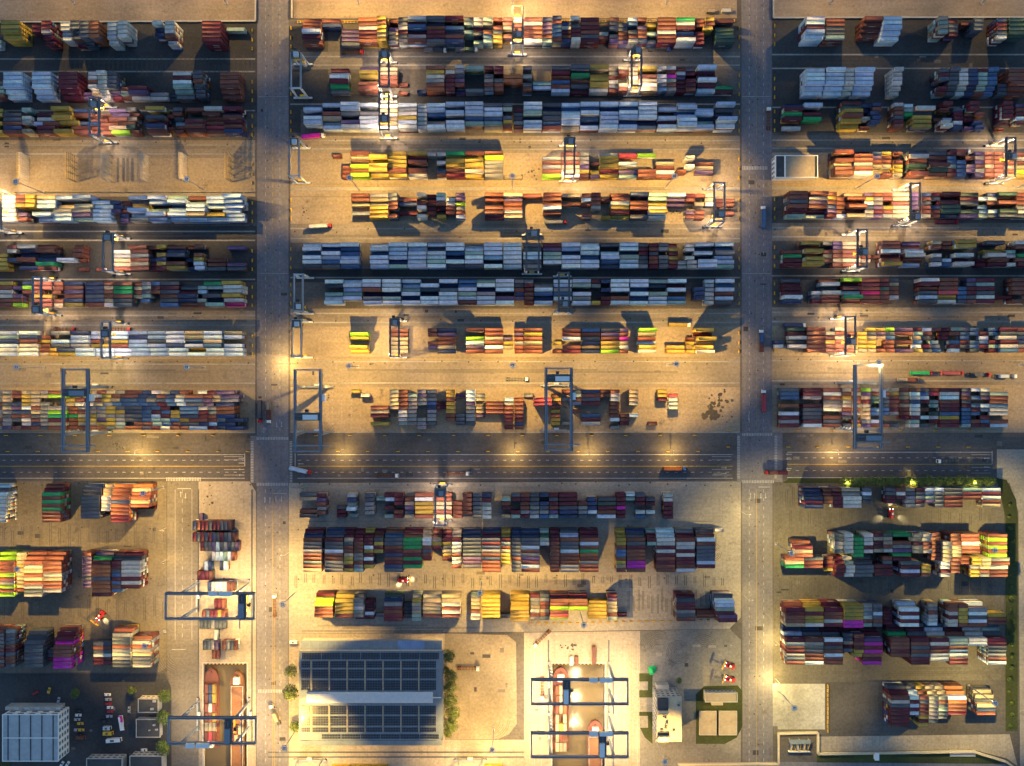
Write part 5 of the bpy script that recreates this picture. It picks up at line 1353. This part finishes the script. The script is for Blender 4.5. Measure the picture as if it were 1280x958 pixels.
# ------------------------------------------------------------------ buildings
def warehouse():
    ze, zr = 10.0, 12.4
    def Q(px, py, z): return (*P(px, py, z), z)
    r = empty('solar_warehouse', (*P(463, 867), 0)); tag(r, 'long warehouse with dark solar panels and a pale ridge vent', 'warehouse')
    ox, oy, _ = r.location
    loc = lambda t: (t[0] - ox, t[1] - oy, t[2])
    def part(nm, m, *quads, th=.25, parent=None):
        k = MB()
        for q in quads:
            t = [loc(v) for v in q]; k.hexa([(v[0], v[1], v[2] - th) for v in t], t)
        return k.build(nm, M[m], parent or r)
    def rq(x0, y0, x1, y1, z0, z1): return [Q(x0, y1, z1), Q(x1, y1, z1), Q(x1, y0, z0), Q(x0, y0, z0)]
    xa, xb = 374.5, 553
    w = MB(); a = loc(Q(xa, 925.5, ze)); b = loc(Q(xb, 813, ze)); w.box(a[0] + .4, b[0] - .4, a[1] + .3, b[1] - .3, 0, ze - .5)
    a2 = loc(Q(376, 931.5, 8)); b2 = loc(Q(552.5, 801.5, 8)); w.box(a2[0] + .3, b2[0] - .3, a2[1] + .4, b2[1] - .4, 0, 7.0)
    w.build('wall', M['conc'], r)
    part('roof', 'roof_metal', rq(xa, 813.5, xb, 872, ze, zr)); part('roof', 'roof_metal', rq(xa, 874, xb, 925.5, zr, ze))
    part('ridge', 'roof_metal', rq(xa, 871.8, xb, 874.2, zr + .05, zr + .05))
    ln = 16
    for i in range(ln):          # lean-to bays
        x0 = 375.5 + (552.5 - 375.5) * i / ln; x1 = 375.5 + (552.5 - 375.5) * (i + 1) / ln
        m = 'roof_blue' if i in (11, 12, 13) else 'roof_metal'
        part('lean_to_panel', m, rq(x0 + .12, 801, x1 - .12, 812.6, 8.3, 9.4)); part('lean_to_panel', 'roof_metal', rq(x0 + .12, 926, x1 - .12, 932, 9.3, 8.3))
    part('gutter', 'roof_cream', rq(xa, 812.5, xb, 813.6, ze + .2, ze + .2)); part('gutter', 'roof_metal', rq(552.8, 813, 554.2, 926, ze + .4, ze + .4), rq(373.6, 813, 375.4, 926, ze + .4, ze + .4))
    k = MB(); n = 8      # barrel ridge vent
    c0 = loc(Q(383, 866, zr + 1.6)); c1 = loc(Q(541, 880, zr + 1.6)); yc = (c0[1] + c1[1]) / 2; rad = (c0[1] - c1[1]) / 2
    pr = [(yc + rad * math.cos(math.pi * i / n), zr + .2 + 1.5 * math.sin(math.pi * i / n)) for i in range(n + 1)]
    for (y0, z0), (y1, z1) in zip(pr, pr[1:]): k.quad((c0[0], y0, z0), (c1[0], y0, z0), (c1[0], y1, z1), (c0[0], y1, z1))
    for x in (c0[0], c1[0]): k.quad(*[(x, y, z) for y, z in pr])
    vent = k.build('ridge_vent', M['crane_pale'], r)
    MB().box(c1[0], c1[0] + 5.5, yc - .25, yc + .25, zr + .3, zr + .8).build('duct', M['white'], vent)
    cols = [(376.5, 387.5)] + [(390.5 + 22.4 * i, 390.5 + 22.4 * i + 20.2) for i in range(7)]
    def slope(y): return ze + (zr - ze) * ((y - 813.5) / 58.5 if y < 873 else (925.5 - y) / 51.5)
    def array(x0, y0, x1, y1):
        z0, z1 = slope(y0) + .22, slope(y1) + .22
        k = MB(); nx = max(2, int((x1 - x0) / 1.9)); ny = max(1, int((y1 - y0) / 2.7))
        for i in range(nx):
            for j in range(ny):
                u0, u1 = x0 + (x1 - x0) * (i + .10) / nx, x0 + (x1 - x0) * (i + .90) / nx
                f0, f1 = (j + .08) / ny, (j + .92) / ny
                q = rq(u0, y0 + (y1 - y0) * f0, u1, y0 + (y1 - y0) * f1, z0 + (z1 - z0) * f0, z0 + (z1 - z0) * f1)
                t = [loc(v) for v in q]; k.hexa([(v[0], v[1], v[2] - .08) for v in t], t)
        k.build('solar_array', M['solar'], r)
    for i, (x0, x1) in enumerate(cols):
        for y0, y1 in ((826.5, 835), (837, 848.5), (850.5, 863)): array(x0, y0, x1, y1)
        for y0, y1 in ((882.5, 893.5), (895.5, 907.5), (909.5, 915.5)): array(x0, y0, x1, y1)
    for i in range(7):
        x0 = 377.5 + 24.6 * i; array(x0, 816, x0 + 23.6, 824.5)
        if i: array(x0, 918, x0 + 23.6, 924)
    for i in range(1, 8):
        x = 389 + 22.4 * (i - 1)
        for y0, y1 in ((826, 864), (882, 916)): part('cable_tray', 'roof_tan', rq(x - .8, y0, x + .8, y1, slope(y0) + .35, slope(y1) + .35), th=.2)
    return r
warehouse()

def flat_building(x0, y0, x1, y1, h, label, roof='roof_dark', wall='conc', name='office_building', para=.9, wins_e=0, wins_n=0, wins_w=0, joints=0, cat='building'):
    """roof outline given as the photograph shows it, h metres up"""
    a = P(x0, y1, h); b = P(x1, y0, h); cx, cy = (a[0] + b[0]) / 2, (a[1] + b[1]) / 2
    r = empty(name, (cx, cy, 0)); tag(r, label, cat)
    X, Y = (b[0] - a[0]) / 2, (b[1] - a[1]) / 2
    wl_ = MB().box(-X + .25, X - .25, -Y + .25, Y - .25, 0, h - .35).build('wall', M[wall], r)
    MB().box(-X + .3, X - .3, -Y + .3, Y - .3, h - .34, h - .05).build('roof', M[roof], r)
    k = MB(); t = .45
    k.box(-X, X, Y - t, Y, h - para * .6, h + para * .4); k.box(-X, X, -Y, -Y + t, h - para * .6, h + para * .4)
    k.box(-X, -X + t, -Y + t, Y - t, h - para * .6, h + para * .4); k.box(X - t, X, -Y + t, Y - t, h - para * .6, h + para * .4)
    k.build('parapet', M['white' if wall != 'conc' else 'conc'], r)
    wz = lambda f: [3.2 * f + 1.2, 3.2 * f + 2.8]
    nf = max(1, int(h // 3.2))
    def win(cx_, cy_, sx, sy, f):
        z0, z1 = wz(f)
        o = MB().box(cx_ - sx, cx_ + sx, cy_ - sy, cy_ + sy, z0, z1).build('window', M['pane'], wl_)
        MB().box(cx_ - sx * 1.15 - .03, cx_ + sx * 1.15 + .03, cy_ - sy * 1.15 - .03, cy_ + sy * 1.15 + .03, z0 - .2, z0 - .05).build('sill', M['white'], o)
    for f in range(nf):
        for i in range(wins_e): win(X - .2, -Y + 2 * Y * (i + .5) / wins_e, .12, Y / wins_e * .5, f)
        for i in range(wins_w): win(-X + .2, -Y + 2 * Y * (i + .5) / wins_w, .12, Y / wins_w * .5, f)
        for i in range(wins_n): win(-X + 2 * X * (i + .5) / wins_n, Y - .2, X / wins_n * .5, .12, f)
    for i in range(joints):
        x = -X + 2 * X * (i + .5) / joints + .0
        MB().box(x - .35, x + .35, -Y + .6, Y - .6, h - .045, h + .12).build('roof_joint', M['roof_dark'], r)
    return r, X, Y, h
wb = flat_building(3, 893, 73.5, 952, 13.3, 'big pale office hall with ribbed metal roof and dark joints', 'roof_pale', 'white', 'office_hall', wins_e=7, wins_n=5, joints=5)
MB().box(-wb[1] + .6, wb[1] - .6, -.3, .3, wb[3] + .15, wb[3] + .35).build('roof_pipe', M['white'], wb[0])
k = MB(); k.box(-wb[1] - 2, wb[1] - 3, wb[2] + .2, wb[2] + 2.4, 0, 7); k.build('annex', M['conc'], wb[0])
for i in range(5): MB().box(-wb[1] + 4 + i * 7, -wb[1] + 7 + i * 7, wb[2] + .6, wb[2] + 2.0, 7.0, 7.5).build('skylight', M['crane_pale'], wb[0])
def clutter(b, n, m='steel'):
    r, X, Y, h = b
    for i in range(n):
        x, y, s = random.uniform(-X * .75, X * .75), random.uniform(-Y * .7, Y * .7), random.uniform(.5, 1.1)
        MB().box(x - s, x + s, y - s * .6, y + s * .6, h - .04, h + random.uniform(.5, 1.2)).build('roof_unit', M[m], r)
clutter(flat_building(172.5, 873.5, 198, 891, 6.5, 'small dark roofed court house above the flat deck', wins_n=4, name='court_house'), 2)
clutter(flat_building(170, 899, 200.5, 922, 4.2, 'flat grey roofed shed between the round court trees', 'roof_dark', name='court_shed'), 3)
clutter(flat_building(162, 945, 203, 985, 7.5, 'long dark roofed court house below the white car', wins_n=6, name='court_house'), 2)
clutter(flat_building(108, 948, 153, 985, 7.0, 'dark roofed court house by the minibus', wins_n=6, name='court_house'), 2)

ad = flat_building(821, 871, 852, 927, 17.5, 'cream roofed office tower with dark sunken roof courts', 'roof_cream', 'conc', 'port_office', wins_w=9, wins_n=5)
r, X, Y, h = ad
for (x0, x1, y0, y1, z, m) in ((-X + .6, -.8, Y - 8.3, Y - .8, 1.6, 'roof_dark'), (-X + .6, -.8, Y - 10.2, Y - 8.6, 2.6, 'roof_cream'), (-X + .6, -.6, -Y + .7, -Y + 3.8, 2.4, 'roof_cream'), (-X + .6, -.2, -Y + 4.2, -Y + 6.4, .3, 'roof_dark'), (-X + .8, -1.0, Y - 11.7, Y - 10.4, .25, 'roof_dark')):
    MB().box(x0, x1, y0, y1, h - .04, h + z).build('roof_block', M[m], r)
clutter(ad, 9, 'crane_dark')
MB().box(-X + 2, X - 6, Y + .3, Y + 3.2, 0, 6).build('porch', M['conc'], r)
lb = flat_building(881.5, 866, 922, 878, 6.0, 'long low lot house with pale parapet above twin slabs', 'roof_tan', 'conc', 'lot_house', wins_n=8)
MB().box(-lb[1] + 5, lb[1] - 9, -lb[2] - 3.2, -lb[2] - .1, 0, 3.2).build('porch', M['roof_tan'], lb[0])
for x0, x1, lab in ((873.5, 895, 'clean square concrete tank slab on the lot lawn'), (898, 920.5, 'stained square concrete tank slab on the lot lawn')):
    a = P(x0, 918); b = P(x1, 888); r = empty('tank_slab', ((a[0] + b[0]) / 2, (a[1] + b[1]) / 2, 0)); tag(r, lab, 'slab')
    X, Y = (b[0] - a[0]) / 2, (b[1] - a[1]) / 2
    MB().box(-X, X, -Y, Y, .1, 1.5).build('deck', M['roof_tan'], r)
    k = MB()
    for q in ((-X, X, Y - .3, Y), (-X, X, -Y, -Y + .3), (-X, -X + .3, -Y + .3, Y - .3), (X - .3, X, -Y + .3, Y - .3)): k.box(*q, 1.5, 1.75)
    k.build('rim', M['conc'], r)
# workshop with white walls and two bays
ws = flat_building(969, 194.5, 1022, 222.5, 8.5, 'workshop with white parapet, brown roof and a dark open bay', 'roof_tan', 'white', 'workshop', para=1.6, wins_w=5)
r, X, Y, h = ws
MB().box(-X + .5, -X + 6.0, -Y + .5, Y - .5, h - .04, h + .05).build('bay_roof', M['roof_dark'], r)
MB().box(-X + 6.0, -X + 6.8, -Y + .45, Y - .45, h - .04, h + .7).build('cross_wall', M['white'], r)
MB().box(X - 1.8, X - .5, -Y + .5, Y - .5, h - .04, h + .06).build('gutter', M['roof_dark'], r)
MB().box(X, X + 1.6, Y - 7, Y - 2, 0, 3.5).build('plant_room', M['yellow'], r)
# transformer yard
tr = empty('transformer', (*P(998, 930), 0)); tag(tr, 'transformer with pale canopy inside the stepped wall', 'transformer')
MB().box(-7, 7, 1.2, 4.2, 3.2, 3.5).build('canopy', M['roof_metal'], tr)
for x in (-6.5, 0, 6.5): MB().box(x - .15, x + .15, 1.6, 3.8, 0, 3.2).build('post', M['steel'], tr)
for i in range(6): MB().box(-6 + i * 2.2, -4.8 + i * 2.2, -3.6, .6, 0, 1.6 + .4 * (i % 3)).build('cooling_bank', M['crane_dark' if i % 2 else 'steel'], tr)
k = MB()
for i in range(5): k.bar((-6 + i * 2.8, -4.2, 2.6), (-4.5 + i * 2.8, .8, 2.8), .2)
k.build('busbar', M['yellow'], tr); MB().box(-7.2, 7.2, -4.8, -4.4, 0, 2.2).build('back_wall', M['white'], tr)
k = MB(); k.box(-1.2, 1.2, -2.2, 2.2, 0, 2.6); k.box(-1.5, 1.5, -2.5, 2.5, 2.6, 2.8)
o = k.build('kiosk', M['white']); o.location = (*P(1094, 944), 0); tag(o, 'tiny white kiosk on the grass by the stepped wall', 'kiosk')
k = MB(); k.box(-8.6, 8.6, -2.2, 2.2, 0, .5); k.box(-8.4, 8.4, -2.0, 2.0, .5, .7)
o = k.build('slab', M['conc']); o.location = (*P(1203, 941.5), 0.1); tag(o, 'grey concrete slab set in the grass by the wall', 'slab')

# lattice racks of the empty row
def rack(px, label):
    x, y = P(px, 212.5)
    r = empty('lattice_rack', (x, y, 0)); tag(r, label, 'rack', 'lattice racks on the empty row')
    Ly, w, hh = 17.0, 1.7, 12.0
    for i in range(5):
        yy = -Ly / 2 + Ly * i / 4
        k = MB()
        for s in (-1, 1): k.bar((s * w / 2, yy, 0), (s * w / 2, yy, hh), .2)
        for j in range(5): k.bar((-w / 2, yy, hh * j / 5 + .3), (w / 2, yy, hh * (j + 1) / 5 - .1), .1)
        k.build('frame', M['steel' if px not in (96, 291) else 'crane_dark'], r)
    for j in range(1, 6):
        z = hh * j / 5
        k = MB()
        for s in (-.7, 0, .7): k.box(s * w / 2 - .1, s * w / 2 + .1, -Ly / 2, Ly / 2, z - .06, z)
        for q in np.linspace(-Ly / 2, Ly / 2, 13): k.box(-w / 2, w / 2, q - .06, q + .06, z - .15, z - .07)
        k = k.build('deck', M['steel' if px not in (96, 291) else 'crane_dark'], r)
        q = MB()
        for s in (-1, 1): q.bar((s * w / 2, -Ly / 2, z + 1), (s * w / 2, Ly / 2, z + 1), .1)
        q.build('handrail', M['yellow'], k)
    k = MB()
    for i in range(4): k.bar((w / 2 + .1, -Ly / 2 + Ly * i / 4, .2), (w / 2 + .1, -Ly / 2 + Ly * (i + 1) / 4, hh), .12)
    k.build('bracing', M['steel'], r)
for px, lab in ((37, 'pale lattice rack nearest the bright white stacks'), (96, 'dark lattice rack second along the empty row'), (139, 'pale lattice rack before the dull bays'), (186, 'pale lattice rack after the dull bays'), (234, 'pale lattice rack beside the floodlight mast'), (291, 'dark lattice rack by the avenue end')): rack(px, lab)
dk = MB()
for x in (146, 153, 158, 164): rect_sheet(dk, x, 198, x + 3.2, 228, .07)
dkb = struct('dull_bay', dk, M['lane'])

# row end barriers
bm = MB(); bm.hexa([(-.35, -1.1, 0), (.35, -1.1, 0), (.35, 1.1, 0), (-.35, 1.1, 0)], [(-.15, -1.1, 1.0), (.15, -1.1, 1.0), (.15, 1.1, 1.0), (-.15, 1.1, 1.0)])
bmY = bm.mesh('kerb_barrier', M['yellow']); bst = MB()
for y in (-.75, 0, .75): bst.box(-.36, .36, y - .16, y + .16, .3, .8)
bsm = bst.mesh('stripe', M['black'])
def barrier(px, py, rz, label, group):
    o = bpy.data.objects.new('kerb_barrier', bmY); o.location = (*P(px, py), .06); o.rotation_euler = (0, 0, rz); link(o); tag(o, label, 'barrier', group)
    s = bpy.data.objects.new('stripe', bsm); link(s, o)
for x, lab in ((315.5, 'rack yard row ends by the avenue'), (363.8, 'middle yard row ends beside the parked cranes'), (923.5, 'middle yard row ends opposite the cranes'), (968, 'workshop yard row ends')):
    ys = ROWS_N['L' if x < 330 else 'C' if x < 930 else 'R'][2]
    for i, y in enumerate(ys[:8]):
        for d, w in ((26, 'far'), (14, 'middle'), (3, 'highway side')): barrier(x, y - d, 0, 'yellow barrier, %s one of %s row, %s' % (w, ordinal(9 - i), lab), 'barriers at the ' + lab)
for i in range(34):
    x = 10 + 37.5 * i
    if 310 < x < 368 or 916 < x < 978 or x > 1240: continue
    barrier(x, (564.6 if x < 900 else 559), math.pi / 2, 'black striped yellow barrier, %s along the highway verge from rack yard' % ordinal(i + 1), 'barriers along the highway verge')
for i in range(30):
    x = 8 + 43 * i
    if 306 < x < 368 or 916 < x < 978 or x > 1240: continue
    barrier(x, (544.5 if x < 900 else 538.6), math.pi / 2, 'black striped yellow barrier, %s beside the gantry track from rack yard' % ordinal(i + 1), 'barriers beside the gantry track')
for i in range(27):
    t = i / 26; barrier(664 + 250 * t, 780 - 5.5 * t, math.pi / 2, 'black striped yellow barrier, %s below the warehouse yard stacks from dock' % ordinal(i + 1), 'barriers below the warehouse yard')
for i in range(11): barrier(1034.5, 858 + i * 5.6, 0, 'black striped yellow barrier, %s beside the bleached pad from the stacks' % ordinal(i + 1), 'barriers beside the bleached pad')

# green netting heap, sheds, odd boxes
k = MB(); n = 16
for j in range(5):
    for i in range(n):
        a, b = 6.2832 * i / n, 6.2832 * (i + 1) / n
        f = lambda a_, j_: ((3.0 - j_ * .55) * (1 + .22 * math.sin(3 * a_ + j_)) * math.cos(a_) + (0.8 if math.cos(a_) < -.8 and j_ < 1 else 0), (3.2 - j_ * .6) * (1 + .18 * math.sin(2 * a_ + 1.3 * j_)) * math.sin(a_), j_ * .75)
        k.quad(f(a, j), f(b, j), f(b, j + 1), f(a, j + 1))
o = k.build('netting_heap', M['net']); o.location = (*P(815, 838), .06); tag(o, 'bright green netting heap beside the office tower', 'netting')
for px, py, l, c, rz, lab in ((888, 15.5, 2, 'e', 0, 'beige container alone on the middle sand lot'), (907, 15, 2, 'w', 0, 'white container alone on the middle sand lot'), (714, 825, 2, 'w', 90, 'small white container standing at the wide dock head'), (720.5, 825, 2, 'r', 90, 'small rust red container standing at the wide dock head'), (742, 818, 4, 'r', 90, 'long rust red container standing at the wide dock head'),
                              (427, 957, 4, 'y', 0, 'yellow container first on the siding below the warehouse'), (450.5, 957, 4, 'y', 0, 'yellow container second on the siding below the warehouse'), (474, 957, 4, 'y', 0, 'yellow container third on the siding below the warehouse'), (617, 956.5, 4, 'y', 0, 'yellow container alone on the siding by the mast'), (253, 647, 2, 'p', 90, 'violet container alone above the quayside stack')):
    container((*P(px, py), .06), CL[l], c, lab, None, rz=math.radians(rz))
sid = MB()
for y in (940.5, 946.5): a = P(335, y); b = P(655, y); sid.box(a[0], b[0], a[1] - .5, a[1] + .5, .02, .09); sid.box(a[0], b[0], a[1] - .07, a[1] + .07, .1, .26)
struct('siding_rail', sid, M['crane_dark'])
gantry('siding_crane', 'siding crane reaching in below the warehouse beside the yellow boxes', 'gantry crane', None, P(388, 975)[0], P(388, 975)[1], math.pi / 2, 32, 14, 20, (-10, 14), 2, 'gantry_blue', tyres=False, lamps=(13,), lampw=.9, lampc=(1, .74, .36))
gantry('siding_crane', 'siding crane below the trailer park beside the single yellow box', 'gantry crane', None, P(588, 975)[0], P(588, 975)[1], math.pi / 2, 32, 14, 20, (-10, 14), 2, 'gantry_blue', tyres=False, lamps=(13,), lampw=.9, lampc=(1, .74, .36))

# ------------------------------------------------------------------ trees
def crown_mesh(seed, r, n=1500):
    rg = np.random.default_rng(seed)
    cl = [(0, 0, 0, r * .62)] + [(r * .55 * math.cos(a) * rg.uniform(.7, 1.1), r * .55 * math.sin(a) * rg.uniform(.7, 1.1), rg.uniform(-.25, .2) * r, r * rg.uniform(.33, .5)) for a in np.linspace(0, 6.28, 8)[:-1]]
    k = MB(); w = np.array([c[3] ** 2 for c in cl]); w /= w.sum()
    for i in range(n):
        c = cl[rg.choice(len(cl), p=w)]
        d = rg.normal(size=3); d /= np.linalg.norm(d); rr = c[3] * rg.uniform(.72, 1.08)
        p = np.array(c[:3]) + d * rr * np.array((1, 1, .8))
        s = rg.uniform(.16, .36); u = rg.normal(size=3); u -= d * u.dot(d) * .6; u /= np.linalg.norm(u); v = np.cross(d, u); v /= max(1e-6, np.linalg.norm(v))
        k.quad(p - u * s, p + v * s * .6, p + u * s, p - v * s * .6)
    return k.mesh('crown', M['leaf'])
CROWNS = [crown_mesh(i, 4.0) for i in range(4)]
TRUNK = None
def tree(px, py, rpx, label, group, h=None, gid=[0]):
    R = rpx * S * 1.12; h = h or max(4.0, R * 1.5)
    x, y = P(px, py, h)
    r = empty('tree', (x, y, 0)); tag(r, label, 'tree', group)
    t = MB().cyl((0, 0, 0), (.1, .05, h * .75), R * .07 + .05, 8, R * .04)
    for a in (0.4, 2.5, 4.4): t.cyl((.05, 0, h * .5), (R * .45 * math.cos(a), R * .45 * math.sin(a), h * .95), R * .035, 6, R * .015)
    t.build('trunk', M['bark'], r)
    c = bpy.data.objects.new('crown', CROWNS[gid[0] % 4]); gid[0] += 1
    c.scale = (R / 3.9, R / 3.9, R / 4.3); c.location = (0, 0, h); c.rotation_euler = (0, 0, random.uniform(0, 6.28)); link(c, r)
for px, py, rp, lab in ((364, 839, 8, 'round tree at the warehouse end, by the avenue arrows'), (363, 867, 10.5, 'larger round tree at the warehouse end by the zebra crossing'), (368.5, 908, 7, 'small round tree at the warehouse end by the mast'),
                        (94, 867, 6.5, 'small bright tree on the dark court above the hall'), (165, 863, 5.5, 'small tree by the court house gable'), (206, 871, 8.5, 'round olive tree beside the small court house'), (204.5, 897, 9.5, 'wide olive tree beside the flat grey shed'), (204, 935, 9.5, 'wide olive tree beside the long court house'), (849, 851, 4, 'small dark tree at the corner of the office tower')):
    tree(px, py, rp, lab, 'round trees of the port')
for i, (px, py, rp) in enumerate(((561, 820, 9), (563, 846, 8.5), (562, 860, 9), (563, 876, 9), (565, 892, 9.5), (563, 907, 9.5), (559, 917, 6), (557, 838, 5))):
    tree(px, py, rp, 'dense green tree, %s in the strip between warehouse and trailer park' % ordinal(i + 1), 'trees between warehouse and trailer park')
for i, px in enumerate((1055, 1066, 1077, 1089, 1101, 1113, 1123, 1135, 1148, 1161, 1173, 1186, 1199, 1211, 1223, 1236)):
    tree(px, 602 + random.uniform(-1, 1.2), random.uniform(6.2, 8.2), 'dark leafy tree, %s in the highway hedge row from the avenue' % ordinal(i + 1), 'hedge row trees beside the highway', h=6.0)
for i in range(20):
    y = 632 + 14.5 * i; x = 1259 if y < 660 else 1264.5
    tree(x + random.uniform(-3.5, 3.5), y, random.uniform(1.6, 3.2), 'small shrub, %s on the green verge from the highway' % ordinal(i + 1), 'shrubs on the green verge', h=1.6)
